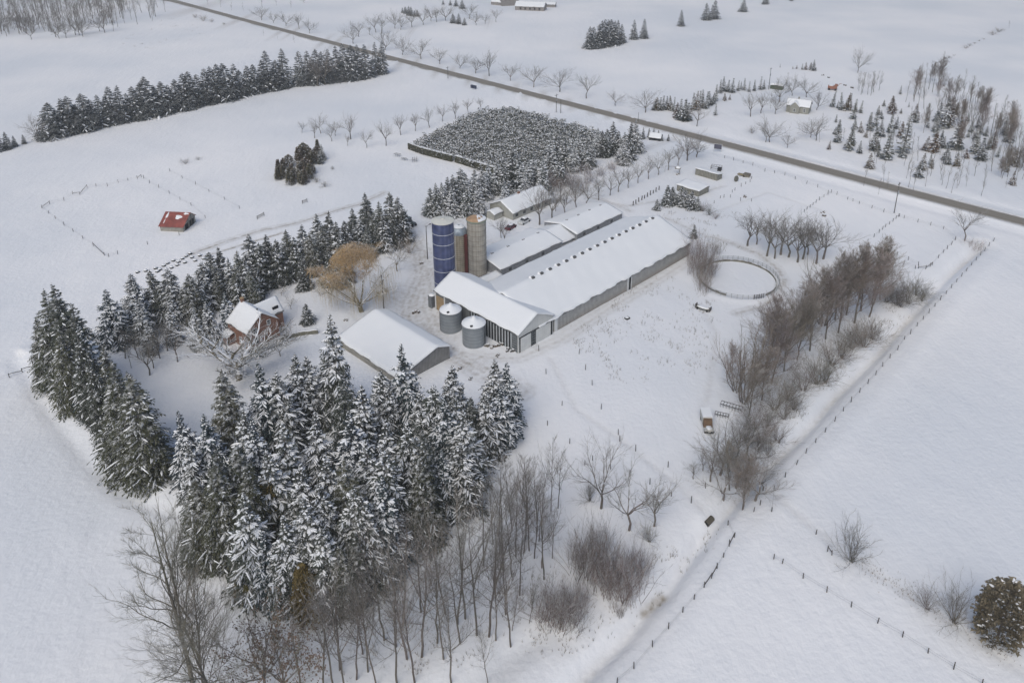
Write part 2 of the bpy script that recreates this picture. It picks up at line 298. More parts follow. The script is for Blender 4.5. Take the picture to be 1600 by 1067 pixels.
# ---------------- tree prototypes ----------------
def frond(mb,p,d,L,wd,droop,snow,rng,nk=4):
    """one spray of needles (mat 0) hanging off a spine with a strip of snow (mat 1) lying on it"""
    side=Vector((-d.y,d.x,0)); 
    if side.length<1e-4: side=Vector((1,0,0))
    side.normalize(); sp=[]
    for i in range(nk+1):
        t=i/nk; sp.append(p+d*(L*t)+Vector((0,0,-droop*L*t*t)))
    b=mb
    for i in range(nk):
        a,c=sp[i],sp[i+1]; w_=wd*(1-.55*i/nk)*rng.uniform(.7,1.2)
        for s in (-1,1):
            tip=a.lerp(c,1.15)+side*(s*w_)+Vector((0,0,-w_*rng.uniform(.25,.7)))
            k=len(b.v); b.v.extend([tuple(a),tuple(c),tuple(tip)]); b.f.append((k,k+1,k+2)); b.m.append(0)
    if snow>0:
        k=len(b.v); w2=wd*.43*rng.uniform(.7,1.15); n0=rng.uniform(0,.2); n1=rng.uniform(.7,1.05); pts=[]
        for i,(t,ww) in enumerate(((n0,.5),(n0+(n1-n0)*.35,1.1),(n0+(n1-n0)*.7,.85),(n1,.25))):
            c=p+d*(L*t)+Vector((0,0,-droop*L*t*t+.05)); ww*=w2
            b.v.extend([tuple(c+side*ww+Vector((0,0,-.04-.25*ww))),tuple(c+Vector((0,0,.07+.1*ww))),tuple(c-side*ww+Vector((0,0,-.04-.25*ww)))])
        for i in range(3):
            q=k+i*3; b.f.extend([(q,q+3,q+4,q+1),(q+1,q+4,q+5,q+2)]); b.m.extend([1,1])
def spruce(seed,h=20.,Rm=3.6,snow=.8,sp=.5,nbr=8,base=.04,pw=.85,fr=3,needle=None,wd=.42,irr=.25,topsnow=.5,name='snowy_spruce'):
    rng=random.Random(seed); mb=MB(); z=h*base+.6; tw=MB()
    lean=Vector((rng.uniform(-.02,.02),rng.uniform(-.02,.02),0))
    tw.tube([Vector((0,0,-.5)),Vector((0,0,h*.4))+lean*h*.4,Vector((0,0,h*.97))+lean*h],[h*.014,h*.009,.03],6)
    lob=[(rng.uniform(0,6.28),rng.uniform(.8,1.15)) for _ in range(5)]
    while z<h*.985:
        t=z/h; rr=Rm*(1-t)**pw; n=max(4,int(nbr*(.45+.55*(1-t)))); a0=rng.uniform(0,6.28)
        if t<.12: rr*=.75+2*t
        for i in range(n):
            az=a0+6.283*(i+rng.uniform(-.3,.3))/n; L=rr*rng.uniform(1-irr,1+irr*.6)
            for la,lf in lob: L*=1+(lf-1)*max(0,math.cos(az-la))*(.5+.5*math.sin(3*t+la))
            if L<.25: L=.25
            up=.55*t-.12; dr=.30+.25*(1-t); d=Vector((math.cos(az),math.sin(az),up)).normalized()
            p0=Vector((0,0,z+rng.uniform(-.2,.2)))+lean*z
            def pt(s): return p0+d*(L*s)+Vector((0,0,-dr*L*s*s*(1-.35*s)))
            kf=fr if L>1.2 else (2 if L>.6 else 1)
            sprob=snow*(1 if t<.75 else topsnow)
            tw.spike(p0,pt(.8),.03+.012*L)
            for j in range(kf):
                s=.25+.62*(j+.5)/kf; q=pt(s); L2=L*(.50-.12*s)*rng.uniform(.75,1.25)
                for sg in (-1,1):
                    ang=az+sg*rng.uniform(.55,.95); dd=Vector((math.cos(ang),math.sin(ang),up*.5-.18*s)).normalized()
                    frond(mb,q,dd,L2,wd*rng.uniform(.7,1.1),.3,1 if rng.random()<sprob else 0,rng,3)
            # the spine itself
            q=pt(.35); dd=(pt(1)-q).normalized(); frond(mb,q,dd,(pt(1)-q).length*1.06,wd*1.05,.05,1 if rng.random()<sprob else 0,rng,4)
            if rng.random()<.6: frond(mb,pt(.08),(pt(.5)-pt(.08)).normalized(),L*.45,wd*1.1,.0,1 if rng.random()<sprob*.6 else 0,rng,3)
        z+=sp*rng.uniform(.8,1.2)*(1 if t<.7 else .75)
    frond(mb,Vector((0,0,h*.95))+lean*h,Vector((0.05,0,1)).normalized(),h*.05,.2,0,0,rng,3)
    return proto(name,[(tw,'trunk',M_bark),(mb,'foliage',[needle or M_needle,M_snowtree])],h)
PROTO_PARENT=None
def proto(name,parts,h):
    e=thing(name,None,None,link=False); kids=[]
    for mb,nm,m in parts:
        o=mb.build(nm,m,link=False); kids.append(o)
    return dict(e=e,k=kids,h=h)
def puffconifer(seed,h,rad,m,snow=.3,n=420,name='cedar',shape='cone',sz=.35):
    """small-leaf crown: many short upright sprays on a cone or column"""
    rng=random.Random(seed); mb=MB(); tw=MB(); tw.tube([(0,0,-.4),(0,0,h*.5),(0,0,h*.9)],[h*.02,h*.012,.02],5)
    for i in range(n):
        t=rng.random()**.8; z=h*(.04+.95*t)
        r=(rad*(1-t)**.9 if shape=='cone' else rad*math.sqrt(max(0,1-(2*abs(t-.42))**2.4 if t>.42 else 1-(.42-t)*1.0)))*rng.choice((rng.uniform(.5,1.0),rng.uniform(.8,1.22)))
        a=rng.uniform(0,6.28); p=Vector((r*math.cos(a)*.8,r*math.sin(a)*.8,z-.2)); d=Vector((math.cos(a),math.sin(a),rng.uniform(.3,1.2))).normalized()
        frond(mb,p,d,sz*rng.uniform(1.2,2.4)*(1-.4*t),sz*.7,.2,1 if rng.random()<snow else 0,rng,2)
    return proto(name,[(tw,'trunk',M_bark),(mb,'foliage',[m,M_snowtree])],h)
def bare(seed,h=16.,style='maple',twig=None,name='bare_tree',detail=1.,leaf=None,rt=1.,bf=.0062,bl=.22,ba=(.45,.8),t0=.34):
    rng=random.Random(seed); tr=MB(); cr=MB(); lf=MB()
    P_=dict(maple=dict(tf=.24,limbs=6,sp=.62,lev=4,kids=(6,5,5),lr=.55,up=.06),
        round=dict(tf=.16,limbs=8,sp=.78,lev=4,kids=(6,5,5),lr=.52,up=.045),
        poplar=dict(tf=.0,limbs=0,sp=.5,lev=3,kids=(5,4),lr=.5,up=.25),
        gnarly=dict(tf=.14,limbs=10,sp=1.05,lev=4,kids=(7,6,5),lr=.5,up=.05))[style] if style in('maple','round','poplar','gnarly') else None
    def branch(p,d,L,r,lev,kids,up,sp,lr,seg=3,wig=.16,thin=.0):
        pts=[p];dd=d.copy()
        for i in range(seg):
            dd=(dd+Vector((rng.gauss(0,wig),rng.gauss(0,wig),rng.gauss(0,wig*.6)+up))).normalized(); pts.append(pts[-1]+dd*(L/seg))
        tgt=tr if r>.07 else cr
        if lev==0:
            for a,b,r_ in zip(pts[:-1],pts[1:],(r,r*.7,r*.5)): tgt.spike(a,a+(b-a)*1.25,r_)
            if leaf:
                if rng.random()<.22:
                    q=pts[-1]; 
                    for _ in range(2):
                        a=Vector((rng.gauss(0,.18),rng.gauss(0,.18),rng.gauss(0,.18))); k=len(lf.v); lf.v.extend([tuple(q+a),tuple(q+a+Vector((.16,.05,.05))),tuple(q+a+Vector((.02,.14,-.1)))]); lf.f.append((k,k+1,k+2)); lf.m.append(0)
            return
        tgt.tube(pts,[r*(1-.55*i/seg) for i in range(seg+1)],5 if r>.12 else 3,cap=False)
        nk=max(2,int(kids[0]*detail*rng.uniform(.8,1.25)+.5)); rest=kids[1:] or kids
        for i in range(nk):
            t=.3+.7*(i+rng.random()*.8)/nk; t=min(t,1); f=t*seg; k=min(int(f),seg-1); q=pts[k].lerp(pts[k+1],f-k); bd=(pts[k+1]-pts[k]).normalized()
            o=bd.orthogonal().normalized(); o.rotate(Matrix.Rotation(rng.uniform(0,6.28),3,bd)); s_=sp*rng.uniform(.6,1.25)
            nd=(bd*math.cos(s_)+o*math.sin(s_)).normalized()
            branch(q,nd,L*lr*rng.uniform(.65,1.2)*(1.15-.45*t),max(r*.45*(1-.3*t),.010*rt),lev-1,rest,up,sp,lr,3,wig)
        if lev>0: branch(pts[-1],dd,L*lr,max(r*.4,.010*rt),lev-1,rest,up,sp*.8,lr,3,wig)
    if style in('maple','round','gnarly'):
        q=P_; rb=h*(.012 if style!='gnarly' else .03); tp=[Vector((0,0,-.4)),Vector((rng.gauss(0,.1),rng.gauss(0,.1),h*q['tf']*.5)),Vector((rng.gauss(0,.2),rng.gauss(0,.2),h*q['tf']))]
        tr.tube(tp,[rb*1.25,rb,rb*.85],7)
        for i in range(q['limbs']):
            az=6.283*(i+rng.uniform(-.3,.3))/q['limbs']; s_=q['sp']*rng.uniform(.35,1.1); d=Vector((math.cos(az)*math.sin(s_),math.sin(az)*math.sin(s_),math.cos(s_)))
            branch(tp[-1]-Vector((0,0,rng.uniform(0,.12)*h*q['tf'])),d,h*(1-q['tf'])*.52*rng.uniform(.8,1.1),rb*.6,q['lev']-1,q['kids'],q['up'],.6,q['lr'],4,.19 if style!='gnarly' else .3)
    elif style=='poplar':
        rb=h*bf; pts=[Vector((0,0,-.4))]; k=10; l2=Vector((rng.gauss(0,.03),rng.gauss(0,.03),0)); 
        for i in range(1,k+1): pts.append(Vector((rng.gauss(0,.05),rng.gauss(0,.05),h*i/k))+l2*(h*i/k))
        tr.tube(pts[:8],[rb*(1.1-.085*i) for i in range(8)],6,cap=False); cr.tube(pts[7:],[rb*(1.1-.095*i) for i in range(7,k+1)],4,cap=False)
        nb=int(26*detail)
        for i in range(nb):
            t=t0+(.98-t0)*(i+rng.random())/nb; f=t*k; a=min(int(f),k-1); q=pts[a].lerp(pts[a+1],f-a); az=rng.uniform(0,6.28); s_=rng.uniform(*ba); d=Vector((math.cos(az)*math.sin(s_),math.sin(az)*math.sin(s_),math.cos(s_)))
            branch(q,d,h*bl*(1.25-t)*rng.uniform(.7,1.3),rb*.38*(1.3-t),2 if bl<.3 else 3,(6,5) if bl<.3 else (6,5,5),.12 if bl<.3 else .09,.55,.5,3 if bl<.3 else 5,.13 if bl<.3 else .2)
        if rng.random()<.7: # second leader
            q=pts[4]; d=Vector((rng.gauss(0,.3),rng.gauss(0,.3),1)).normalized(); branch(q,d,h*.42,rb*.6,3,(6,4,4),.08,.45,.42,5,.08)
    elif style=='multi': # tall vase of many upright stems
        ns=int(7*detail+.5)
        for i in range(ns):
            az=6.283*(i+rng.uniform(-.4,.4))/ns; s_=rng.uniform(.05,.36); d=Vector((math.cos(az)*math.sin(s_),math.sin(az)*math.sin(s_),math.cos(s_)))
            branch(Vector((math.cos(az)*.3,math.sin(az)*.3,-.3)),d,h*.60*rng.uniform(.75,1.05),h*.0065,3,(10,6,4),.05,.5,.42,5,.10)
    elif style=='shrub':
        ns=int(26*detail)
        for i in range(ns):
            az=rng.uniform(0,6.28); s_=rng.uniform(.0,1.1); d=Vector((math.cos(az)*math.sin(s_),math.sin(az)*math.sin(s_),math.cos(s_)+.15)).normalized()
            branch(Vector((math.cos(az)*.35*rng.random(),math.sin(az)*.35*rng.random(),-.1)),d,h*rng.uniform(.6,1.0),h*.007,2,(6,6),.03,.65,.44,4,.2)
    elif style=='thicket': # dense upright canes
        ns=int(44*detail); R0=h*.42
        for i in range(ns):
            az=rng.uniform(0,6.28); rr=R0*math.sqrt(rng.random()); d=Vector((rng.gauss(0,.16)+.12*math.cos(az),rng.gauss(0,.16)+.12*math.sin(az),1)).normalized()
            branch(Vector((math.cos(az)*rr,math.sin(az)*rr,-.1)),d,h*rng.uniform(.55,.95),h*.006,2,(6,4),.02,.5,.40,4,.15)
    elif style=='willow':
        rb=h*.02; base_=Vector((-.2,0,h*.08)); tr.tube([Vector((0,0,-.4)),base_],[rb*1.4,rb*1.1],8)
        limbs=[(3.1,.80,.62,0),(2.5,.95,.55,0),(3.8,.70,.60,0),(0.1,.85,.52,0),(5.6,.75,.56,0),(1.3,.75,.60,0),(4.6,.9,.5,0),(2.0,.30,.74,1),(0.5,.22,.78,1),(3.4,.30,.76,1),(5.0,.25,.74,1)]
        for az,s_,lf_,gold in limbs:
            d=Vector((math.cos(az)*math.sin(s_),math.sin(az)*math.sin(s_),math.cos(s_))); pts=[base_.copy()]; dd=d.copy()
            for i in range(7):
                dd=(dd+Vector((rng.gauss(0,.16),rng.gauss(0,.16),rng.gauss(0,.06)+.03))).normalized(); pts.append(pts[-1]+dd*(h*lf_/7))
            tr.tube(pts,[rb*.5*(1-.11*i) for i in range(8)],5,cap=False)
            for j in range(16):
                t=.45+.55*j/16; f=t*7; k=min(int(f),6); q=pts[k].lerp(pts[k+1],f-k); az2=rng.uniform(0,6.28); e=rng.uniform(.5,1.5)
                d2=Vector((math.cos(az2)*math.sin(e),math.sin(az2)*math.sin(e),math.cos(e))); L=h*.12*rng.uniform(.6,1.3); q2=q+d2*L; tr.tube([q,q+d2*L*.5+Vector((0,0,.25)),q2],[.05,.035,.02],3,cap=False)
                for m_ in range(7):
                    a=q.lerp(q2,.2+.8*rng.random()); az3=rng.uniform(0,6.28); o=Vector((math.cos(az3),math.sin(az3),0))
                    if gold and rng.random()<.5:
                        for _ in range(9):
                            e3=Vector((rng.gauss(0,1),rng.gauss(0,1),rng.gauss(0,.7)+.35)).normalized(); L3=rng.uniform(.7,1.7); p1=a+e3*L3*.6; lf.tube([a,p1,p1+e3*L3*.4+Vector((0,0,-.45))],[.022,.02,.008],3,cap=False)
                    elif rng.random()<.8:
                        hl=min(rng.uniform(1.5,h*.36),max(.5,a.z-.6)); p1=a+o*rng.uniform(.2,.7)+Vector((0,0,.1)); p2=p1+o*rng.uniform(.1,.5)+Vector((0,0,-hl))
                        cr.tube([a,p1,p1.lerp(p2,.5)+o*.15,p2],[.016,.014,.012,.006],3,cap=False)
        for _ in range(2600):
            e3=Vector((rng.gauss(0,1),rng.gauss(0,1),rng.gauss(0,1))).normalized()*rng.uniform(.35,1)**.6; e3.z=abs(e3.z)*1.1-.25
            lump=1+.16*math.sin(4*e3.x+1)*math.cos(5*e3.y); p0=Vector((-.3+e3.x*h*.235*lump,e3.y*h*.235*lump,h*.74+e3.z*h*.24*lump))
            o=Vector((e3.x+rng.gauss(0,.5),e3.y+rng.gauss(0,.5),.2)).normalized(); L3=rng.uniform(.5,1.3); lf.tube([p0,p0+o*L3*.5+Vector((0,0,.12)),p0+o*L3*.8+Vector((0,0,-L3*.7))],[.024,.02,.008],3,cap=False)
        return proto(name,[(tr,'trunk',M_twig_snow),(cr,'hanging_twigs',mat('willow_twigs',(.36,.30,.20),.9,.2,2)),(lf,'crown',[M_twig_gold])],h)
    elif style=='sapling':
        rb=h*.007; pts=[Vector((0,0,-.3))]+[Vector((rng.gauss(0,.08),rng.gauss(0,.08),h*i/6)) for i in range(1,7)]
        tr.tube(pts,[rb*(1.1-.15*i) for i in range(7)],4,cap=False)
        for i in range(int(22*detail)):
            t=.25+.73*rng.random(); f=t*6; k=min(int(f),5); q=pts[k].lerp(pts[k+1],f-k); az=rng.uniform(0,6.28); s_=rng.uniform(.35,.75); d=Vector((math.cos(az)*math.sin(s_),math.sin(az)*math.sin(s_),math.cos(s_)))
            branch(q,d,h*.22*(1.3-t),.022,1,(5,),.1,.5,.5,3,.1)
    parts=[]
    if tr.v: parts.append((tr,'trunk',M_bark if twig is not M_twig_snow else M_twig_snow))
    if cr.v: parts.append((cr,'branches' if style in('shrub','thicket') else 'crown',twig or M_twig))
    if lf.v: parts.append((lf,'leaves',leaf))
    zm=max(v[2] for v in tr.v+cr.v); 
    return proto(name,parts,zm)
import time; _t0=time.time()
PR={}
PR['sn']=[spruce(s,20,r,.70,.58,8,needle=n_,pw=p_,wd=.42,irr=.5,fr=4) for s,r,p_,n_ in ((1,5.4,.8,M_needle),(2,4.8,.85,M_needle),(3,5.9,.75,M_needle),(4,4.6,.8,M_needle_b),(5,5.4,.9,M_needle),(6,5.0,.7,M_needle))]
PR['gr']=[spruce(s,20,r,.13,.5,9,needle=n_,pw=.75,topsnow=.3,wd=.33,irr=.4,fr=4) for s,r,n_ in ((11,4.6,M_needle_g),(12,5.1,M_needle_g),(13,4.2,M_needle))]
PR['md']=[spruce(s,14,r,q,.62,8,needle=M_needle,fr=2,wd=.5,topsnow=.3,pw=.72,irr=.35) for s,r,q in ((21,3.8,.42),(22,3.3,.30),(23,4.1,.5),(24,3.6,.2))]
PR['fa']=[spruce(s,16,r,.16,.8,8,needle=M_needle_far,fr=2,pw=.7,wd=.65,name='dark_spruce',topsnow=.3) for s,r in ((31,4.2),(32,4.8),(33,3.8))]
PR['yo']=[spruce(s,8,r,.22,.5,6,needle=n_,fr=1,wd=.4,name='young_conifer') for s,r,n_ in ((41,1.5,M_needle),(42,1.2,M_needle_g),(43,1.7,M_needle_br))]
PR['ol']=[puffconifer(51,9,2.5,M_needle_y,.04,1700,'olive_cedar','cone',.42)]
M_jun=mat('juniper_leaves',(.15,.13,.09),.9,.4,1.2,objvar=.2)
PR['ce']=[puffconifer(52,7,1.5,M_jun,.08,700,'cedar','cone',.4),puffconifer(53,6,1.7,M_jun,.1,700,'cedar','col',.4)]
PR['pi']=[puffconifer(54,12,3.7,mat('pine_needles',(.18,.155,.11),.9,.5,.5),.10,1500,'broad_pine','col',.7)]
PR['po']=[bare(s,20,'poplar',name='tall_bare_tree',detail=1.0,bf=.0058,bl=.24,t0=.28) for s in (61,62,63,64,65)]
PR['ma']=[bare(s,13,'maple',detail=.95) for s in (71,72,73)]
PR['ro']=[bare(s,12,'round',detail=.95) for s in (74,75)]
PR['mu']=[bare(s,16,st_,M_twig_br,detail=dt_,name='multi_stemmed_tree',bf=.0075,bl=.32,ba=(.22,.5),t0=.12) for s,st_,dt_ in ((81,'poplar',1.15),(82,'poplar',1.3),(83,'multi',.8),(84,'poplar',1.2))]
PR['sh']=[bare(s,5,'shrub',m_,'bare_shrub',rt=1.) for s,m_ in ((91,M_twig),(92,M_twig_gr),(93,M_twig_br))]
PR['th']=[bare(s,5,'thicket',M_twig_red,'bush_thicket') for s in (94,95)]
PR['wi']=[bare(96,18,'willow',name='willow_tree')]
PR['gn']=[bare(97,16,'gnarly',M_twig_snow,'snowy_bare_tree',detail=1.25)]
PR['sb']=[bare(98,12,'round',M_twig_snow,'snowy_bare_tree')]
PR['sa']=[bare(s,9,'sapling',name='bare_sapling') for s in (101,102,103)]
PR['ru']=[bare(104,12,'round',M_twig_gr,'rusty_leafed_tree',leaf=M_rust_leaf)]
PR['big']=[bare(105,28,'poplar',M_twig_gr,'large_bare_tree',detail=1.1,bf=.0105,bl=.33,ba=(.5,.95),t0=.22),bare(106,26,'poplar',M_twig_gr,'large_bare_tree',detail=1.2,bf=.009,bl=.36,ba=(.5,.95),t0=.2)]
print('protos',time.time()-_t0,{k:[sum(len(c.data.polygons) for c in p['k']) for p in v] for k,v in PR.items()})
# ---------------- placing and naming ----------------
GROUPS={}
rnd=random.Random(5)
def put(kind,bx,by,ty=None,h=None,grp=None,wf=1.,i=None,xy=None,jit=.0):
    """plant one tree: base pixel + top pixel (or height in metres)"""
    p=P(bx,by) if xy is None else Vector((xy[0],xy[1],hz1(*xy)))
    if h is None: h=hg(bx,by,ty)
    L=PR[kind]; q=L[(i if i is not None else rnd.randrange(len(L)))%len(L)]
    s=h/q['h']; w_=s*wf*rnd.uniform(.92,1.08)
    o=dup(q['e'],q['k'],p,rnd.uniform(0,6.28),(w_*rnd.uniform(.9,1.1),w_*rnd.uniform(.9,1.1),s)); tl=.018 if kind in('sn','gr','md','fa','ce') else .05; o.rotation_euler.x=rnd.gauss(0,tl); o.rotation_euler.y=rnd.gauss(0,tl)
    if grp: GROUPS.setdefault(grp,[]).append((o,bx,by,h,kind))
    return o
def puttop(kind,tx,ty,h,grp,wf=1.,i=None):
    x,y=G(tx,ty,h); d=y*ct+H*st; bx=CX+F_PX*x/d; by=CY-F_PX*(y*st-H*ct)/d
    return put(kind,bx,by,h=h,grp=grp,wf=wf,i=i,xy=(x,y))
ORD=['first','second','third','fourth','fifth','sixth','seventh','eighth','ninth','tenth','eleventh','twelfth']
def od(k):
    if k<12: return ORD[k]
    n=k+1; return f"{n}{'th' if 10<=n%100<=20 else {1:'st',2:'nd',3:'rd'}.get(n%10,'th')}"
LIM=[(200,740),(290,870),(395,868),(410,940),(560,945),(575,905),(615,900),(625,850),(680,845),(690,800),(738,790),(745,725),(830,720)]
def lim(x):
    for (x0,y0),(x1,y1) in zip(LIM[:-1],LIM[1:]):
        if x<=x1: return y0+(y1-y0)*max(0,x-x0)/(x1-x0)
    return 720
def puttopl(kind,tx,ty,h,grp,wf=1.,i=None):
    while h>7:
        x,y=G(tx,ty,h); d=y*ct+H*st; bx=CX+F_PX*x/d; by=CY-F_PX*(y*st-H*ct)/d
        if by<=lim(bx): return put(kind,bx,by,h=h,grp=grp,wf=wf*min(1.25,(18/h)**.4),i=i,xy=(x,y))
        h-=.5
KD=dict(sn='snow-laden spruce',gr='dark green spruce',md='snow-dusted spruce',fa='dark spruce',yo='young conifer',ol='olive cedar',ce='brownish cedar',pi='broad pine',po='bare slender tree',ma='bare maple',ro='bare round tree',mu='brown bare tree',sh='bare shrub',th='reddish thicket',wi='willow',gn='snowy bare tree',sb='snowy bare tree',sa='bare sapling',ru='rusty-leafed tree',big='large bare tree')
CT=dict(sn='spruce',gr='spruce',md='spruce',fa='spruce',yo='conifer',ol='cedar',ce='cedar',pi='pine',sh='shrub',th='thicket',wi='willow')
def name_groups(info):
    for g_,(place,per) in info.items():
        L=GROUPS.get(g_,[])
        if not L: continue
        L.sort(key=lambda t:-t[2]); nr=1 if per==0 else max(1,math.ceil(len(L)/per)); k=math.ceil(len(L)/nr)
        hs=sorted(t[3] for t in L); lo,hi=hs[len(hs)//3],hs[2*len(hs)//3]
        for r in range(nr):
            row=sorted(L[r*k:(r+1)*k],key=lambda t:t[1])
            for j,(o,bx,by,h,kd) in enumerate(row):
                a='tall ' if h>hi*1.04 else ('short ' if h<lo*.96 else '')
                where=(f"{od(j)} from left" if len(row)>1 else 'standing')
                rk='' if nr==1 else (' in nearest rank' if r==0 else (' in farthest rank' if r==nr-1 else f" in {od(r)} rank"))
                tag(o,f"{a}{KD[kd]}, {where}{rk} {place}".replace('standing in','in').replace('  ',' '),CT.get(kd,'tree'),g_)
# ---------------- buildings ----------------
A46=R(45.9)
def wn(x,y,s=0.): return .5*math.sin(x*1.1+s)+.3*math.sin(y*1.7+x*.6+s*2)+.2*math.sin(x*2.9-y*1.3+s)
def snow_roof(x0,x1,prof,thick,step=.6,seed=0.,edge=.25,bumps=.02,ax='x'):
    """snow lying on a roof whose cross-section is prof (y,z); wavy at the eaves"""
    mb=MB(); L=max(2,int((x1-x0)/step)); pts=[]; tot=0; seg=[math.dist(a,b) for a,b in zip(prof[:-1],prof[1:])]; T=sum(seg); ny=max(4,int(T/step))
    for j in range(ny+1):
        t=T*j/ny; k=0
        while k<len(seg)-1 and t>seg[k]: t-=seg[k]; k+=1
        f=t/seg[k]; a,b=prof[k],prof[k+1]; pts.append((a[0]+(b[0]-a[0])*f,a[1]+(b[1]-a[1])*f,T*j/ny))
    top=[]
    for i in range(L+1):
        x=x0+(x1-x0)*i/L
        for j,(y,z,s) in enumerate(pts):
            e=min(s,T-s); ex=min(x-x0,x1-x); fall=min(1,.25+e/.7)*min(1,.45+ex/.7); yy=y; xx=x
            if j==0 or j==ny: yy=y+(1 if j==ny else -1)*(1 if prof[-1][0]>prof[0][0] else -1)*edge*wn(x,0,seed+j)
            hgt=thick*fall*(1+.25*wn(x*.4,y*.5,seed))+bumps*wn(x*1.3,y*1.2,seed+3)
            top.append((xx,yy,z+max(.04,hgt)))
    n=ny+1; fs=[(i*n+j,(i+1)*n+j,(i+1)*n+j+1,i*n+j+1) for i in range(L) for j in range(ny)]
    b=len(top); bot=[(x,y,prz) for (x,y,_),prz in zip(top,[p[1]-.02 for _ in range(L+1) for p in pts])]
    def rim(seq): return [(seq[k],seq[k+1],b+seq[k+1],b+seq[k]) for k in range(len(seq)-1)]
    r1=[i*n for i in range(L+1)][::-1]; r2=[i*n+ny for i in range(L+1)]; r3=[j for j in range(n)]; r4=[L*n+j for j in range(n)][::-1]
    fs+=rim(r1)+rim(r2)+rim(r3)+rim(r4)
    vs=top+bot
    if ax=='y': vs=[(y,x,z) for x,y,z in vs]; fs=[f[::-1] for f in fs]
    mb.add(vs,fs); return mb
def roof_slab(prof,x0,x1,t,ax='x'):
    mb=MB(); up=prof; dn=[(y,z-t) for y,z in prof][::-1]; mb.prism(up+dn,x0,x1,axis=ax); return mb
def offp(prof,o):
    """push the two eaves out by o along the slope"""
    p=list(prof); (y0,z0),(y1,z1)=p[0],p[1]; d=math.dist(p[0],p[1]); p[0]=(y0-(y1-y0)/d*o,z0-(z1-z0)/d*o)
    (y0,z0),(y1,z1)=p[-1],p[-2]; d=math.dist(p[-1],p[-2]); p[-1]=(y0-(y1-y0)/d*o,z0-(z1-z0)/d*o); return p
def base(px,py): p=P(px,py); return p
def building(name,label,cat,loc,rz,x0,x1,wprof,wallm,roofm,thick=.3,oh=.4,ohx=.3,ax='x',seed=0.,group=None,edge=.2,xr=None):
    t=thing(name,label,cat,loc,rz,group)
    w_=MB(); pr_=[(wprof[0][0],-.6)]+list(wprof)+[(wprof[-1][0],-.6)]; pr_=pr_[::-1]; w_.prism(pr_,x0,x1,axis=ax); w_.build('wall',wallm,t)
    rp=offp([(y,z+.10) for y,z in wprof],oh)
    xr=x0-ohx if xr is None else xr
    r_=roof_slab(rp,xr,x1+ohx,.09,ax).build('roof',roofm,t)
    if thick: snow_roof(xr-.05,x1+ohx+.05,rp,thick,seed=seed,ax=ax,edge=edge).build('snow_cover',M_snow,r_,smooth=True)
    return t
M_roof=mat('roof_metal',(.12,.12,.12),.6,.15,2)
# main long barn
O1=base(866,519); m_barn=corr('barn_boards',(.42,.42,.415),(.20,.20,.195),.55,.62,'x',.85,.22,.05,dirt=(.20,.15,.09),nscale=.8)
W1=25.; L1=61.7; HR=8.7
t=building('long_barn','long grey board barn under one broad snowy roof, the biggest building','barn',O1,A46,0,L1,[(0,4.3),(W1/2,HR),(W1,4.3)],m_barn,M_roof,.38,.5,.5,seed=1.,edge=.35,xr=-6.)
mb=MB(); mb.b3(30.2,31.0,-.06,.0,-.2,3.9); mb.b3(31.9,32.3,-.06,.0,-.2,3.9); mb.build('white_panel',M_white,t)
mb=MB(); mb.b3(31.02,31.88,-.05,.0,-.2,3.9); mb.build('door_gap',M_dark,t)
mb=MB(); mb.b3(L1-.45,L1-.05,-.06,0,-.2,4.0); mb.build('corner_board',M_white,t)
mb=MB(); mb.b3(.05,1.2,-.07,0,-.2,4.0); mb.build('corner_board',M_white,t)
for k in range(17):
    x=4.5+k*3.35; v=MB(); v.b3(x,x+.95,W1/2-.6,W1/2+.1,HR-.2,HR+.72); v.build('roof_vent',mat('vent_metal',(.10,.10,.10),.6,.2,3),t)
    v=MB(); 
    for a in range(6): pass
    v.lathe((x+.35,W1/2+.35,HR+.45),[(.75,-.3),(.6,.12),(.35,.26),(.05,.32)],10); v.build('snow_cap',M_snow,t,smooth=True)
# front cross barn
O2=base(810,552); W2=12.4; L2=31.1
m_front=corr('front_barn_steel',(.52,.53,.52),(.46,.47,.465),.9,.9,'x',.6,.08,.04,nscale=.5)
t=building('front_barn','grey steel barn crossing the end of the long barn, white sliding doors in its gable','barn',O2,A46,0,L2,[(0,5.4),(W2/2,8.4),(W2,5.4)],m_front,M_roof,.32,.45,.35,ax='y',seed=2.)
def slid(x0,x1,nm): mb=MB(); mb.b3(x0,x1,-.12,-.02,-.1,4.0); return mb.build(nm,corr('door_sheet',(.60,.61,.60),(.55,.57,.56),.8,.9,'x',.6,.1,.04,nscale=.6) if 'door_sheet' not in MATS else MATS['door_sheet'],t)
mb=MB(); mb.b3(.35,W2-.25,-.06,-.0,-.1,4.0); mb.build('door_opening',M_dark,t)
slid(.7,4.3,'sliding_door'); slid(6.15,11.5,'sliding_door')
mb=MB(); mb.b3(.15,W2-.1,-.2,-.02,4.02,4.2); mb.build('door_track',M_dark,t)
def lattice(mb,a0,a1,z0,z1,na,nz,lo,hi,ax,w_=.09):
    pa=[a0+(a1-a0)*i/na for i in range(na+1)]; pz=[z0+(z1-z0)*i/nz for i in range(nz+1)]; V=[];
    def q(a,z,dd): return (a,dd,z) if ax=='x' else (dd,a,z)
    for i,aa in enumerate(pa):
        if ax=='x': mb.b3(aa-w_/2,aa+w_/2,lo,hi,z0-w_/2,z1+w_/2)
        else: mb.b3(lo,hi,aa-w_/2,aa+w_/2,z0-w_/2,z1+w_/2)
    for zz in pz:
        if ax=='x': mb.b3(a0-w_/2,a1+w_/2,lo-.004,hi+.004,zz-w_/2,zz+w_/2)
        else: mb.b3(lo-.004,hi+.004,a0-w_/2,a1+w_/2,zz-w_/2,zz+w_/2)
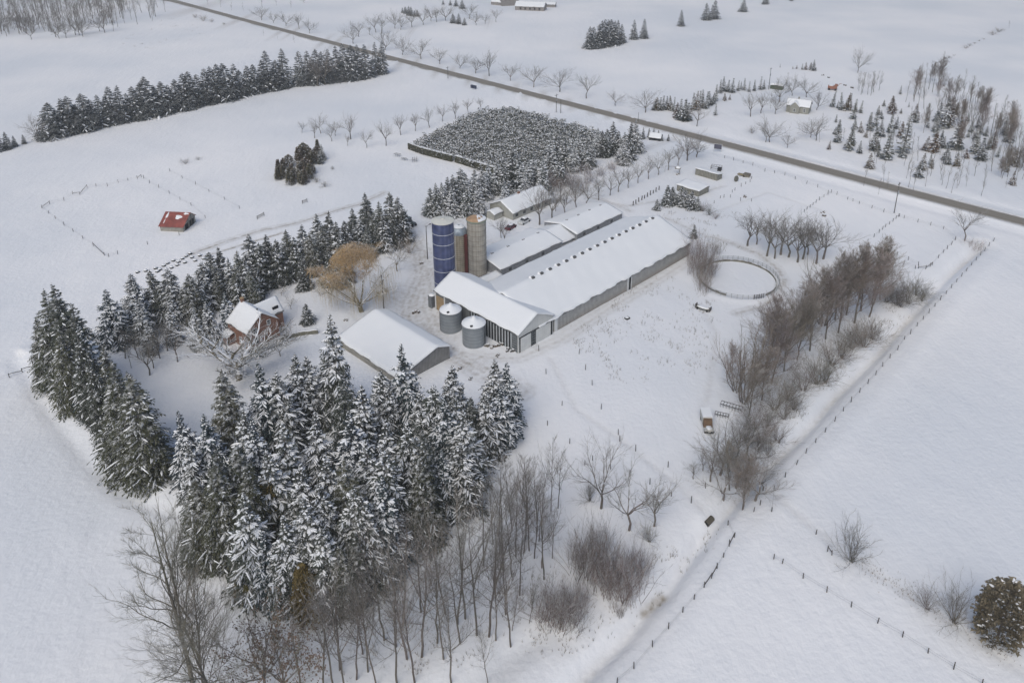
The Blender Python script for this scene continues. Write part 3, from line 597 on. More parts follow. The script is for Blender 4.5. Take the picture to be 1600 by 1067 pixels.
mb=MB(); lattice(mb,4.45,6.0,.3,3.9,3,5,-.1,-.066,'x')
mb.build('door_frame',mat('frame_grey',(.2,.22,.23),.6,.2,3),t)
mb=MB(); mb.b3(-.05,0,.3,17.5,-.2,4.9); mb.build('dark_lining',M_dark,t)
mb=MB()
for k in range(15): y=2.2+k*1.02; mb.b3(-.14,-.055,y,y+.36,-.1,4.75+.1*math.sin(k*2.))
mb.build('white_slats',mat('slat_white',(.40,.43,.45),.7,.2,1.5),t)
mb=MB(); lattice(mb,.4,2.0,.1,4.7,5,7,-.12,-.06,'y',.1)
mb.build('lattice_window',mat('frame_grey2',(.25,.27,.28),.5,.2,3),t)
mb=MB(); mb.b3(-.05,-.0,17.6,L2-.1,-.2,5.2); mb.build('side_wall',corr('dark_steel',(.16,.17,.18),(.11,.12,.125),.6,.7,'y',.6,.1),t)
mb=MB(); mb.b3(-.1,-.055,L2-3.6,L2-.5,-.2,4.2); mb.build('plywood_panel',mat('plywood',(.30,.22,.13),.85,.25,1.3),t)
mb=MB(); mb.b3(-.16,-.06,L2-.42,L2-.02,-.2,4.9); mb.build('corner_post',M_white,t)
mb=MB(); mb.b3(-.16,-.06,L2-4.1,L2-3.7,-.2,4.9); mb.build('corner_post',M_white,t)
# shed roof with lean
O3=base(703,559); m_shed=corr('shed_boards',(.24,.235,.23),(.16,.16,.155),.45,.7,'y',.85,.2,.06,nscale=.8)
t=building('machine_shed','low grey shed under a plain snowy roof behind the front spruces','shed',O3,A46+math.pi/2,0,24.2,[(0,3.3),(4.0,4.9),(15.4,1.9)],m_shed,M_roof,.35,.35,.35,seed=3.)
mb=MB(); mb.b3(.4,23.8,15.41,15.46,-.3,1.5); mb.build('side_wall',mat('shed_side',(.27,.26,.235),.9,.3,1.),t)
# low barns
m_low=corr('low_barn_boards',(.24,.25,.27),(.15,.155,.165),.5,.7,'x',.8,.25,.06)
def toW(x,y,O=O1,a=A46): 
    X=O.x+x*math.cos(a)-y*math.sin(a); Y=O.y+x*math.sin(a)+y*math.cos(a); return Vector((X,Y,hz1(X,Y)))
for nm,x0,x1,lab in (('low_barn',11.5,37.5,'lower of the two low barns beside the long barn, nearer the silos'),('low_barn',44.8,68.0,'upper of the two low barns beside the long barn, farther from the silos')):
    t=building(nm,lab,'barn',toW(x0,30.9),A46,0,x1-x0,[(0,2.5),(7,4.0),(14,2.5)],m_low,M_roof,.28,.08,.3,seed=x0,group='low barns beside the long barn')
    for k in range(int((x1-x0)/7)): mb=MB(); mb.b3(3+k*7,4.1+k*7,-.05,-.002,1.,1.9); mb.build('window',M_glass,t)
    if nm=='low_barn' and x0<20:
        snow_roof(26.2,33.5,[(.6,1.3),(7,3.7),(13.4,1.3)],.35,seed=44).build('snow_drift',M_snow,t,smooth=True)
    for k in range(4):
        v=MB(); v.box((3+k*(x1-x0-5)/3.2,7,4.25),(.9,.5,.4)); v.build('ridge_vent',M_dark,t); 
        v=MB(); v.lathe((3+k*(x1-x0-5)/3.2+.1,7.3,4.2),[(.7,0),(.55,.22),(.1,.3)],8); v.build('snow_cap',M_snow,t,smooth=True)
t=building('feed_lean_to','thin snow-covered lean-to running from the low barn to the silos','lean-to',toW(4.5,30.4),A46,0,6.8,[(0,1.0),(2.5,1.5)],m_low,M_roof,.25,.2,.1,seed=9.)
# brick house
O4=base(389,548); a4=R(50); m_brick=mat('red_brick',(.23,.125,.09),.9,.35,2.2,.3); m_brick2=mat('tan_brick',(.38,.27,.16),.9,.2,2.)
LH=8.6; WH=8.9
t=building('brick_house','red brick farmhouse with white-framed windows and snowy gable roof','house',O4,a4,0,LH,[(0,5.0),(WH/2,8.6),(WH,5.0)],m_brick,M_roof,.32,.4,.35,ax='y',seed=4.)
def win(t,x,z,w_=.95,h_=1.55,y=-.0,ax='x'):
    mb=MB()
    for a,b,c,d in ((x-w_/2-.14,x+w_/2+.14,z-.18,z),(x-w_/2-.14,x+w_/2+.14,z+h_,z+h_+.16),(x-w_/2-.139,x-w_/2+.01,z-.17,z+h_+.15),(x+w_/2-.01,x+w_/2+.139,z-.17,z+h_+.15),(x-w_/2-.13,x+w_/2+.13,z+h_/2-.04,z+h_/2+.04)): 
        if ax=='x': mb.b3(a,b,y-.09,y-.004,c,d)
        else: mb.b3(y-.09,y-.004,a,b,c,d)
    f=mb.build('window',M_white,t); mb=MB()
    if ax=='x': mb.b3(x-w_/2,x+w_/2,y-.04,y-.003,z,z+h_)
    else: mb.b3(y-.04,y-.003,x-w_/2,x+w_/2,z,z+h_)
    mb.build('pane',M_glass,f)
win(t,2.4,.9); win(t,2.3,3.6); win(t,6.2,4.6,.8,1.2); win(t,3,1.,ax='y'); win(t,6,1.,ax='y')
mb=MB(); mb.b3(WH/2-.35,WH/2+.35,LH-.9,LH-.2,7.9,9.8); ch=mb.build('chimney',m_brick,t); mb=MB(); mb.b3(WH/2-.4,WH/2+.4,LH-.95,LH-.15,9.8,9.95); mb.build('cap',m_brick2,ch)
mb=MB(); mb.b3(WH/2-.12,WH/2+.12,1.3,1.6,8.6,9.3); mb.build('roof_vent',M_dark,t)
# rear wing with its own ridge
w_=MB(); w_.prism([(3.4,-.6),(3.4,4.4),(6.2,7.4),(LH+.8,4.4),(LH+.8,-.6)][::-1],4.,WH+3.6); w_.build('rear_wing_wall',m_brick,t)
rp=offp([(3.4,4.5),(6.2,7.55),(LH+.8,4.5)],.35); q=roof_slab(rp,4.,WH+3.9,.09).build('rear_wing_roof',M_roof,t); snow_roof(4.05,WH+3.95,rp,.3,seed=5).build('snow_cover',M_snow,q,smooth=True)
mb=MB(); mb.b3(WH+1.2,WH+2.8,3.9,4.15,5.3,6.1); mb.build('skylight',M_dark,t)
w_=MB(); w_.b3(-2.2,-.0,5.8,LH,-.4,2.3); w_.build('side_porch',m_brick,t); snow_roof(5.6,LH+.3,[(-2.4,2.3),(0.,3.1)],.3,seed=6,ax='y').build('porch_snow',M_snow,t,smooth=True)
# red-roofed shed
O5=base(251,361); a5=R(-6)
m_red=corr('red_roof',(.25,.075,.06),(.20,.06,.05),.55,.8,'x',.55,.35,.05,nscale=.6)
t=thing('red_roofed_shed','small open-sided grey shed with a rusty red metal roof in the left pasture','shed',O5,a5)
mb=MB(); pr_=[(0,-.5),(0,1.9),(5.2,4.6),(8.2,2.5),(8.2,-.5)][::-1]; mb.prism(pr_,0,7.9); mb.build('wall',corr('shed_grey',(.30,.29,.26),(.20,.19,.175),.5,.75,'x',.85,.2,.05) ,t)
rp=offp([(0,2.0),(5.2,4.72),(8.2,2.6)],.45); q=roof_slab(rp,-.35,8.25,.1).build('roof',m_red,t)
def patch(mb,x0,x1,t0,t1,A_,B_,th,seed):
    n=9; k=len(mb.v); cx,cw=(x0+x1)/2,(x1-x0)/2; c=(t0+t1)/2; w2=(t1-t0)/2
    rr=[(0,1)]+[(1,0)]; vs=[]
    rings=4; 
    for r_ in range(rings+1):
        for a in range(16):
            ang=6.283*a/16; q=(r_/rings)*(1+.18*math.sin(3*ang+seed)+.1*math.sin(5*ang+2*seed)); tt=c+w2*q*math.sin(ang); vs.append((cx+cw*q*math.cos(ang),A_[0]+(B_[0]-A_[0])*tt,A_[1]+(B_[1]-A_[1])*tt+th*(1-(r_/rings)**2)+.005))
    fs=[(r_*16+a,r_*16+(a+1)%16,(r_+1)*16+(a+1)%16,(r_+1)*16+a) for r_ in range(rings) for a in range(16)]; mb.add(vs,[f[::-1] for f in fs])
mb=MB(); patch(mb,3.9,6.1,.52,.80,rp[0],rp[1],.15,1.); patch(mb,6.2,7.9,.84,.97,rp[0],rp[1],.12,2.); patch(mb,.6,1.3,.55,.95,rp[0],rp[1],.12,3.); patch(mb,.75,1.05,.2,.5,rp[0],rp[1],.08,3.); mb.build('snow_patch',M_snow,q,smooth=True)
mb=MB(); mb.b3(7.9,7.94,1.2,3.2,0,2.0); mb.b3(7.9,7.94,4.2,7.2,0,2.1); mb.build('opening',M_dark,t)
mb=MB(); mb.b3(7.95,8.1,3.4,3.6,-.3,3.3); mb.b3(7.95,8.1,5.4,5.6,-.3,3.9); mb.build('post',M_wood,t)
# shop by the silos
O6=base(801.5,344.5); m_shop=corr('shop_siding',(.34,.34,.31),(.29,.29,.27),.3,.8,'xy',.8,.12,.05)
t=building('workshop','grey-sided workshop with row of windows between silos and spruces','workshop',O6,A46,0,19.5,[(0,2.7),(5.6,5.4),(11.2,2.7)],m_shop,M_roof,.3,.4,.4,seed=7.)
for k in range(5): 
    mb=MB(); mb.b3(1.3+k*3.6,2.5+k*3.6,-.06,-.003,.9,1.9); mb.build('window',M_glass,t)
mb=MB(); mb.b3(-.06,-.003,6.5,8.4,-.1,2.1); mb.build('door',M_dark,t)
mb=MB(); mb.b3(8.,9.,5.4,5.9,5.5,6.3); mb.build('chimney',m_brick,t)
t=building('lean_to_shed','small snowy-roofed shed tucked behind the tan silos','shed',base(772,345),A46,0,4.,[(0,2.2),(1.8,3.0),(3.6,2.2)],m_shop,M_roof,.3,.3,.2,seed=8.)
# two sheds by the road
O7=base(1107,300); m_sh=corr('old_boards',(.24,.235,.20),(.15,.145,.13),.7,.7,'xy',.9,.3,.05)
t=building('board_shed','nearer old board shed with stained walls by the paddock, below the road','shed',O7,A46+math.pi/2,0,9.2,[(0,2.0),(1.0,2.6),(6.8,2.2)],m_sh,M_roof,.35,.3,.3,ax='x',seed=10.)
t2=building('board_shed','farther low board shed just behind its twin, below the road','shed',base(1118,288.5),A46+math.pi/2,0,9.6,[(-4.4,1.7),(-.2,2.6)],m_sh,M_roof,.35,.3,.3,seed=11.) if False else None
p_=base(1120,283); t2=building('board_shed','farther low board shed close behind the stained one, below the road','shed',p_,A46+math.pi/2,0,9.6,[(-3.6,1.9),(0,2.6)],m_sh,M_roof,.35,.3,.3,seed=11.)
# grey house across the road
O8=base(1236,176); m_h2=mat('grey_stone',(.27,.27,.24),.9,.25,1.5,.3)
t=building('stone_house','grey stone house among bare trees across the road','house',O8,R(-28),-2.5,8.,[(0,3.6),(3.5,6.2),(7,3.6)],m_h2,mat('shingle_grey',(.20,.20,.20),.85,.25,1.2),.12,.4,.4,seed=12.)
mb=MB(); mb.prism([(-.5,-.4),(-.5,3.4),(1.6,5.5),(3.7,3.4),(3.7,-.4)][::-1],-1.4,3.,axis='y'); mb.build('cross_wing',m_h2,t)
snow_roof(-1.6,3.2,[(-.8,3.35),(1.6,5.75),(4.0,3.35)],.25,seed=13,ax='y').build('wing_snow',M_snow,t,smooth=True)
win(t,6.,1.,.9,1.4); win(t,1.6,1.,.9,1.4,y=-1.4)
mb=MB(); mb.b3(2.,2.7,3.2,3.9,5.8,7.2); mb.build('chimney',m_h2,t)
t=building('green_shed','small green shed left of the stone house across the road','shed',base(1203,139),R(-30),0,6.5,[(0,2.2),(1.6,3.),(3.2,2.2)],mat('shed_green',(.07,.09,.06),.8,.2,2),M_roof,.15,.2,.2,seed=14.)
# farm at the top of the frame
m_fb=corr('far_boards',(.27,.25,.24),(.19,.18,.175),1.2,.7,'xy',.9,.2,.06)
t=building('far_barn','long grey farm barn with white roof at top edge of photo','barn',base(833,17.5),R(-14)+math.pi,-9,15.5,[(-11,3.4),(-5.5,6.5),(0,3.4)],m_fb,M_roof,.3,.4,.4,seed=15.)
for k in range(5): mb=MB(); mb.b3(-6+k*4,-4.6+k*4,.003,.06,.8,2.6); mb.build('window',M_dark,t)
t=building('far_shed','low shed at right end of the far grey barn','shed',base(860,12),R(-10)+math.pi,-4,8,[(-7,2.4),(-3.5,4),(0,2.4)],m_fb,M_roof,.25,.3,.3,seed=16.)
t=building('far_house','tall grey farm building left of the far barn at top edge','farm building',base(795,9.5),R(20),-6,9,[(0,7),(6,10),(12,7)],m_fb,M_roof,.25,.3,.3,seed=17.)
t=building('far_cottage','white-roofed small house left of the far farm buildings','house',base(778,8.5),R(-30),-7,3,[(0,2.4),(3.5,4.6),(7,2.4)],m_fb,M_roof,.3,.3,.3,seed=18.)
# ---------------- silos and bins ----------------
m_blue=corr('blue_enamel',(.046,.060,.14),(.085,.10,.185),1.4,.5,'xy',.35,.35,.3,nscale=.7)
def silo_h(bx,by,ty): return hg(bx,by,ty)
b_=toW(-5.9,35.4); rad=2.95; hh=22.2
t=thing('blue_silo','tall dark blue enamel silo with white rings and flat cream cap','silo',b_)
mb=MB(); mb.lathe((0,0,0),[(rad,-.5),(rad,hh)],40,cap=True); mb.build('wall',m_blue,t,smooth=False)
m_bl2=mat('ring_white',(.55,.57,.60),.5,.1,3)
for z in (4.2,8.0,12.0,16.,19.): 
    mb=MB(); mb.lathe((0,0,z),[(rad+.02,-.06),(rad+.09,-.04),(rad+.09,.04),(rad+.02,.06)],40,cap=False); mb.build('ring',m_bl2,t)
mb=MB(); mb.lathe((0,0,hh),[(rad+.12,-.12),(rad+.12,.02),(rad*.5,.28),(.35,.42),(.3,.6),(.05,.62)],40); mb.build('roof_cap',mat('cream_cap',(.60,.60,.55),.6,.08,1.5),t)
mb=MB()
for k in range(13): 
    a0=2.0+math.pi*k/12*1.; a1=2.0+math.pi*(k+1)/12
mb.tube([(-.3+1.3*math.cos(a)-.8,.8,hh+1.3+1.3*math.sin(a)) for a in [math.pi*k/10 for k in range(-2,12)]],.07,5); mb.tube([(-1.9,.8,hh+.1),(-2.2,.8,hh+1.5)],.05,4); mb.tube([(-.3,.8,hh+.3),(.1,.8,hh+1.2)],.05,4); mb.build('filler_pipe',m_bl2,t)
mb=MB()
for s in (-.2,.2): mb.tube([(rad+.25,s,.5),(rad+.25,s,hh)],.03,4)
for k in range(int(hh/.45)): mb.tube([(rad+.25,-.2,.6+k*.45),(rad+.25,.2,.6+k*.45)],.02,3)
mb.build('ladder',m_bl2,t)
def stave(name,lab,xy,rad,hh,col,hoop,ncap):
    t=thing(name,lab,'silo',xy); m=corr(name+'_staves',col,tuple(c*.78 for c in col),.8,.72,'xy',.9,.28,.1,nscale=.5)
    mb=MB(); mb.lathe((0,0,0),[(rad,-.5),(rad,hh)],36); mb.build('wall',m,t)
    mb=MB(); z=.5
    while z<hh-.2: mb.lathe((0,0,z),[(rad+.005,-.03),(rad+.045,-.02),(rad+.045,.02),(rad+.005,.03)],36,cap=False); z+=hoop
    mb.build('hoops',mat('hoop_rust',(.16,.13,.10),.8,.2,2),t); return t
t=stave('dome_silo','shorter tan stave silo with a round metal dome, middle of the three',toW(5.6,42.2),2.35,12.8,(.43,.375,.285),.62,0)
mb=MB(); mb.lathe((0,0,12.8),[(2.43,-.1)]+[(2.43*math.cos(a),2.2*math.sin(a)) for a in [math.pi/2*k/7 for k in range(8)]],24,cap=False); d_=mb.build('dome',mat('dome_tin',(.30,.35,.40),.4,.12,1.5,metal=.3),t,smooth=True)
mb=MB(); 
for k in range(1,6): pass
mb.lathe((0,0,12.95),[(2.1*math.cos(a)+.3,2.2*math.sin(a)) for a in [R(50)+R(40)*k/4 for k in range(5)]],20,cap=False); mb.build('snow_cap',M_snow,d_,smooth=True)
mb=MB(); mb.b3(1.6,2.5,-2.3,-1.5,.5,12.9); mb.build('chute',mat('red_chute',(.12,.035,.03),.8,.3,2),t)
t=stave('wide_silo','wide tan concrete silo with a partly rusted snowy roof',toW(8.6,38.0),2.75,17.3,(.39,.365,.32),1.55,0)
mb=MB(); mb.lathe((0,0,17.3),[(2.85,-.15),(2.85,.05),(1.6,.75),(.1,1.2)],30); d_=mb.build('roof',mat('rusted_roof',(.36,.24,.15),.85,.4,.8),t)
mb=MB()
vs=[];n_=14
for r_ in range(5):
    for k in range(n_+1):
        a=R(-75)+R(190)*k/n_; q=.35+2.45*r_/4; vs.append((q*math.cos(a),q*math.sin(a),17.42+1.1*(1-q/2.85)+.12+.04*math.sin(k*1.7+r_)))
mb.add(vs,[(r_*(n_+1)+k,(r_+1)*(n_+1)+k,(r_+1)*(n_+1)+k+1,r_*(n_+1)+k+1) for r_ in range(4) for k in range(n_)]); mb.build('snow_cover',M_snow,d_,smooth=True)
mb=MB(); mb.lathe((0,0,17.3),[(2.86,-.3),(2.95,-.1),(2.95,.1),(2.86,.12)],30,cap=False); mb.build('rim',mat('rim_green',(.25,.30,.24),.7,.25,1),t)
m_bin=corr('bin_steel',(.25,.275,.295),(.20,.22,.24),.9,.8,'z',.45,.12,.05,nscale=.5,metal=.2)
for (px,py),rd_,h_,lab in (((705,513),2.72,5.6,'grain bin nearer the silos, left of its twin, snowy cone roof'),((741,535),2.9,5.7,'grain bin nearest the white-slatted barn wall, dark hatch in its snowy roof')):
    t=thing('grain_bin',lab,'grain bin',P(px,py),0,'round steel grain bins')
    mb=MB(); mb.lathe((0,0,0),[(rd_,-.5)]+[(rd_+(.03 if k%2 else 0),k*.28) for k in range(int(h_/.28)+1)],36); mb.build('wall',m_bin,t)
    mb=MB(); mb.lathe((0,0,h_),[(rd_+.15,-.05),(.35,1.35),(.3,1.6),(.02,1.62)],30); r_=mb.build('roof',M_tin,t)
    mb=MB(); mb.lathe((0,0,h_),[(rd_+.1,.0),(rd_+.02,.16),(rd_*.6,.72),(.4,1.5),(.33,1.78),(.05,1.85)],30); mb.build('snow_cover',M_snow,r_,smooth=True)
    mb=MB(); mb.box((-.4,-rd_*.82,h_+.42),(.6,.5,.3),rz=.3); mb.build('hatch',M_dark,t)
    mb=MB(); a=R(200 if px<720 else -25)
    for s in (-.22,.22): mb.tube([(rd_*math.cos(a)+.15*math.cos(a)-s*math.sin(a),rd_*math.sin(a)+.15*math.sin(a)+s*math.cos(a),z) for z in (0,h_)],.035,4)
    for k in range(13): mb.tube([((rd_+.15)*math.cos(a)-s*math.sin(a),(rd_+.15)*math.sin(a)+s*math.cos(a),.3+k*.42) for s in (-.22,.22)],.02,3)
    mb.build('ladder',M_dark,t)
t=thing('fuel_tank','grey upright tank box at the far corner of the front barn','tank',base(676,478),A46)
mb=MB(); mb.b3(-.9,.9,-.7,.7,-.3,3.4); mb.build('tank',mat('tank_grey',(.15,.16,.17),.6,.3,1.),t); mb=MB(); mb.lathe((0,0,3.4),[(1.0,0),(.9,.2),(.1,.32)],8); mb.build('snow_cap',M_snow,t,smooth=True)
# ---------------- vehicles and machines ----------------
def wheel(mb,x,y,r,w_): 
    n=14; k=len(mb.v)
    for s in (-w_/2,w_/2):
        for j in range(n): a=6.283*j/n; mb.v.append((x+r*math.cos(a),y+s,r+r*math.sin(a)))
    for j in range(n): mb.f.append((k+j,k+(j+1)%n,k+n+(j+1)%n,k+n+j)); mb.m.append(0)
    mb.f.append(tuple(k+j for j in range(n))); mb.m.append(0); mb.f.append(tuple(k+n+j for j in range(n))[::-1]); mb.m.append(0)
def car(name,lab,cat,loc,rz,paint,L=4.5,W=1.8,Hb=.95,Hc=1.5,cab=(-.9,1.2),snow=True):
    t=thing(name,lab,cat,loc,rz); s=[(-L/2,.35),(-L/2,Hb*.85),(-L/2+.25,Hb),(L/2-1.0,Hb),(L/2-.2,Hb*.82),(L/2,.6),(L/2,.35)]
    mb=MB(); mb.prism(s[::-1],-W/2,W/2,axis='y'); mb.build('body',paint,t)
    a,b=cab; mb=MB(); mb.add([(a-.4,-W/2+.06,Hb),(b+.5,-W/2+.06,Hb),(b+.5,W/2-.06,Hb),(a-.4,W/2-.06,Hb),(a,-W/2+.22,Hc-.06),(b-.1,-W/2+.22,Hc-.06),(b-.1,W/2-.22,Hc-.06),(a,W/2-.22,Hc-.06)],[(4,5,6,7),(0,1,5,4),(1,2,6,5),(2,3,7,6),(3,0,4,7)]); mb.build('window',M_glass,t)
    mb=MB(); mb.b3(a-.02,b-.08,-W/2+.2,W/2-.2,Hc-.06,Hc+.0); mb.build('cabin_roof',paint,t)
    for x in (-L/2+.85,L/2-.85):
        for y in (-W/2+.08,W/2-.08): mb=MB(); wheel(mb,x,y,.34,.22); mb.build('wheel',M_black,t)
    if snow:
        mb=MB(); mb.lathe(((a+b)/2,0,Hc),[(1.0,0),(.9,.10),(.5,.16),(.02,.18)],12)
        mb.v=[(((x-(a+b)/2)*(b-a)/2.1+(a+b)/2),y*(W-.5)/2.0,z) for x,y,z in mb.v]; mb.build('snow_cover',M_snow,t,smooth=True)
    return t
car('parked_car','dark red car beside the tan silos','car',base(798,357),A46+.2,mat('car_red',(.13,.02,.03),.35,.1,2),4.6,1.85,.9,1.42)
car('parked_truck','pale pickup parked at the workshop corner under a bare tree','pickup',base(819,348),A46+.15,mat('car_white',(.55,.56,.56),.4,.08,2),5.0,1.95,1.05,1.75,(-.6,1.1))
# rusty old truck at the tree line
t=thing('old_truck','snow-covered old truck with rusty brown cab front by the right tree line','truck',base(1105,668),R(-92))
m_r=mat('truck_rust',(.15,.10,.065),.8,.35,2); m_tw=mat('truck_paint',(.42,.42,.40),.6,.15,2)
mb=MB(); mb.b3(-3.6,-.4,-1.0,1.0,.55,2.2); mb.build('cargo_box',m_tw,t); mb=MB(); mb.b3(-3.6,-.42,-1.01,1.01,2.2,2.5); mb.build('box_snow',M_snow,t)
mb=MB(); mb.add([(-.38,-.95,.55),(.95,-.95,.55),(.95,.95,.55),(-.38,.95,.55),(-.38,-.85,2.1),(.35,-.85,2.1),(.35,.85,2.1),(-.38,.85,2.1)],[(4,5,6,7),(0,1,5,4),(1,2,6,5),(2,3,7,6),(3,0,4,7)]); mb.build('cab',m_r,t)
mb=MB(); mb.prism([(.96,.5),(.96,1.25),(1.9,1.15),(2.25,.85),(2.3,.5)][::-1],-.55,.55,axis='y'); mb.build('hood',m_tw,t)
mb=MB(); mb.lathe((0,0,0),[(1,0),(.85,.14),(.1,.2)],12); mb.v=[(1.55+x*.72,y*.6,1.15+z) for x,y,z in mb.v]; mb.build('hood_snow',M_snow,t,smooth=True)
for s in (-1,1):
    mb=MB(); mb.b3(1.2,2.2,s*.78-.22,s*.78+.22,.5,1.0); mb.build('fender',m_tw,t); mb=MB(); wheel(mb,1.7,s*.8,.42,.25); mb.build('wheel',M_black,t); mb=MB(); wheel(mb,-2.6,s*.85,.42,.3); mb.build('wheel',M_black,t)
    mb=MB(); mb.lathe((2.33,s*.45,.8),[(.02,-.02),(.14,0),(.02,.02)],10); mb.build('headlight',M_glass,t)
mb=MB(); mb.tube([(2.1,-1.0,.62),(2.4,-.6,.6),(2.5,0,.6),(2.4,.6,.6),(2.1,1.0,.62)],.11,6); mb.build('bumper',M_black,t)
# implement frames beside the truck
def frame_rack(lab,loc,rz,L,W_,n,z=.8):
    t=thing('farm_implement',lab,'implement',loc,rz); mb=MB()
    for y in (-W_/2,W_/2): mb.tube([(0,y,z),(L,y,z)],.07,5)
    for k in range(n): mb.tube([(L*k/(n-1),-W_/2,z),(L*k/(n-1),W_/2,z)],.05,4)
    mb.build('frame',M_post,t); mb=MB()
    for k in range(n): 
        for y in (-W_/2,W_/2): mb.tube([(L*k/(n-1),y,z),(L*k/(n-1)+.1,y,-.2)],.04,4)
    mb.build('tines',M_dark,t)
    mb=MB()
    for k in range(n-1): mb.box((L*(k+.5)/(n-1),0,z+.02),(L/(n-1)*.6,W_*.5,.10),rz=.1*k)
    mb.build('snow_load',M_snow,t); return t
frame_rack('long rack-like implement half buried beside the old truck, the upper one',base(1126,633),R(-28),4.6,1.3,8)
frame_rack('smaller implement just right of the old truck cab',base(1117,648),R(-20),2.8,1.,6,.6)
frame_rack('spindly hay rake standing left of the clipped cedar plot, farther one',base(617,244),R(-30),2.6,1.2,4,1.2)
frame_rack('low implement standing left of the clipped cedar plot, middle one',base(628,250),R(-30),2.4,1.,4,.9)
t=thing('wheel_rake','round wheel rake nearest the corner of the clipped cedar plot','implement',base(645,253),R(10))
for k in range(3):
    mb=MB(); mb.tube([(k*.8+.9*math.cos(a)*.3,.9*math.cos(a),1+.9*math.sin(a)) for a in [6.283*j/14 for j in range(15)]],.05,4)
    for j in range(6): a=6.283*j/6; mb.tube([(k*.8,0,1),(k*.8+.27*math.cos(a),.9*math.cos(a),1+.9*math.sin(a))],.03,3)
    mb.build('rake_wheel',M_post,t)
mb=MB(); mb.tube([(-1.5,0,.7),(2.4,0,1.)],.06,5); mb.build('drawbar',M_post,t)
# snowy wagon in the field
t=thing('hay_wagon','old flat wagon loaded with snow in the open field below the ring','wagon',base(1100,484),R(-35)); t.scale=(.72,.75,.75)
mb=MB(); mb.b3(-3.0,2.2,-1.0,1.0,.7,.9); mb.build('deck',M_wood,t); mb=MB()
mb.lathe((0,0,0),[(1,0),(.92,.18),(.6,.3),(.05,.34)],14); mb.v=[(-.4+x*2.5,y*.95,.9+z) for x,y,z in mb.v]; mb.build('snow_load',M_snow,t,smooth=True)
for x in (-2.3,1.5):
    for y in (-1,1): mb=MB(); wheel(mb,x,y,.4,.2); mb.build('wheel',M_black,t)
mb=MB(); mb.b3(2.2,2.5,-1.,1.,.3,1.5); mb.b3(-3.3,-3.0,-.8,.8,.2,1.7); mb.build('end_rack',M_post,t); mb=MB(); mb.tube([(-3.2,0,.6),(-4.6,.3,.3)],.07,5); mb.build('drawbar',M_post,t)
t=thing('scrap_box','small dark box half buried in the open field right of the barn','box',base(980,498),R(40)); mb=MB(); mb.b3(-.6,.6,-.5,.5,-.2,.35); mb.build('box',M_dark,t); mb=MB(); mb.lathe((0,.1,.35),[(.5,0),(.35,.12),(.05,.16)],8); mb.build('snow_cap',M_snow,t,smooth=True)
# tractor with loader
t=thing('tractor','grey-green tractor with a blower, parked behind the spruce row near the yard pole','tractor',base(641,352),R(-35))
m_tr=mat('tractor_paint',(.09,.11,.12),.5,.25,2)
mb=MB(); mb.b3(.1,2.2,-.42,.42,.8,1.5); mb.b3(-.9,.2,-.5,.5,.7,1.4); mb.build('body',m_tr,t)
mb=MB(); mb.b3(-1.,.15,-.65,.65,1.4,2.6); mb.build('cab',M_glass,t); mb=MB(); mb.b3(-1.1,.25,-.72,.72,2.6,2.72); mb.build('cab_roof',m_tr,t)
for y in (-.85,.85): mb=MB(); wheel(mb,-.6,y,.85,.42); mb.build('rear_wheel',M_black,t); mb=MB(); wheel(mb,1.7,y*.9,.5,.28); mb.build('front_wheel',M_black,t)
mb=MB(); mb.prism([(-2.3,.2),(-2.3,1.1),(-1.5,1.3),(-1.4,.2)][::-1],-1.1,1.1,axis='y'); mb.build('blower',mat('blower_grey',(.14,.15,.17),.6,.2,2),t)
t=thing('yard_loader','grey machine with a boxy cab half hidden left of the tractor','loader',base(633,343),R(10)); mb=MB(); mb.b3(-1.,.8,-.6,.6,.4,1.3); mb.build('body',mat('loader_grey',(.16,.18,.18),.6,.25,2),t); mb=MB(); mb.b3(-.6,.5,-.55,.55,1.3,2.3); mb.build('cab',M_glass,t)
for x in (-.7,.6):
    for y in (-.65,.65): mb=MB(); wheel(mb,x,y,.42,.25); mb.build('wheel',M_black,t)
# machines across the road
m_or=mat('orange_paint',(.28,.13,.09),.6,.3,1.5)
t=thing('orange_machine','orange combine-like machine parked in the yard across the road','farm machine',base(1301,141),R(-25)); mb=MB(); mb.b3(-2.5,2.,-1.2,1.2,.8,2.4); mb.build('body',m_or,t); mb=MB(); mb.b3(.8,2.2,-1.,1.,2.4,3.3); mb.build('cab',m_or,t); mb=MB(); mb.lathe((-1,0,2.4),[(1.3,0),(1.,.2),(.1,.3)],10); mb.build('snow_load',M_snow,t,smooth=True)
for x in (-1.8,1.5):
    for y in (-1.3,1.3): mb=MB(); wheel(mb,x,y,.6,.4); mb.build('wheel',M_black,t)
mb=MB(); mb.tube([(2.2,0,2.2),(3.,0,3.6),(4.,0,3.9)],.14,5); mb.build('spout',m_or,t)
def junk(name,lab,px,py,s,m,cat='scrap',grp=None):
    rg=random.Random(px); t=thing(name,lab,cat,base(px,py),rg.uniform(0,3),grp); mb=MB(); sn_=MB()
    for k in range(5):
        c=Vector((rg.uniform(-s,s),rg.uniform(-s*.6,s*.6),s*.2)); d=(rg.uniform(.3,.9)*s,rg.uniform(.2,.6)*s,rg.uniform(.3,.8)*s); mb.box(c,d,rz=rg.uniform(0,3),rx=rg.uniform(-.3,.3)); sn_.box(c+Vector((0,0,d[2]/2+.04*s)),(d[0]*.8,d[1]*.8,.12*s),rz=rg.uniform(0,3))
    mb.build('pile',m,t); sn_.build('snow_cover',M_snow,t); return t
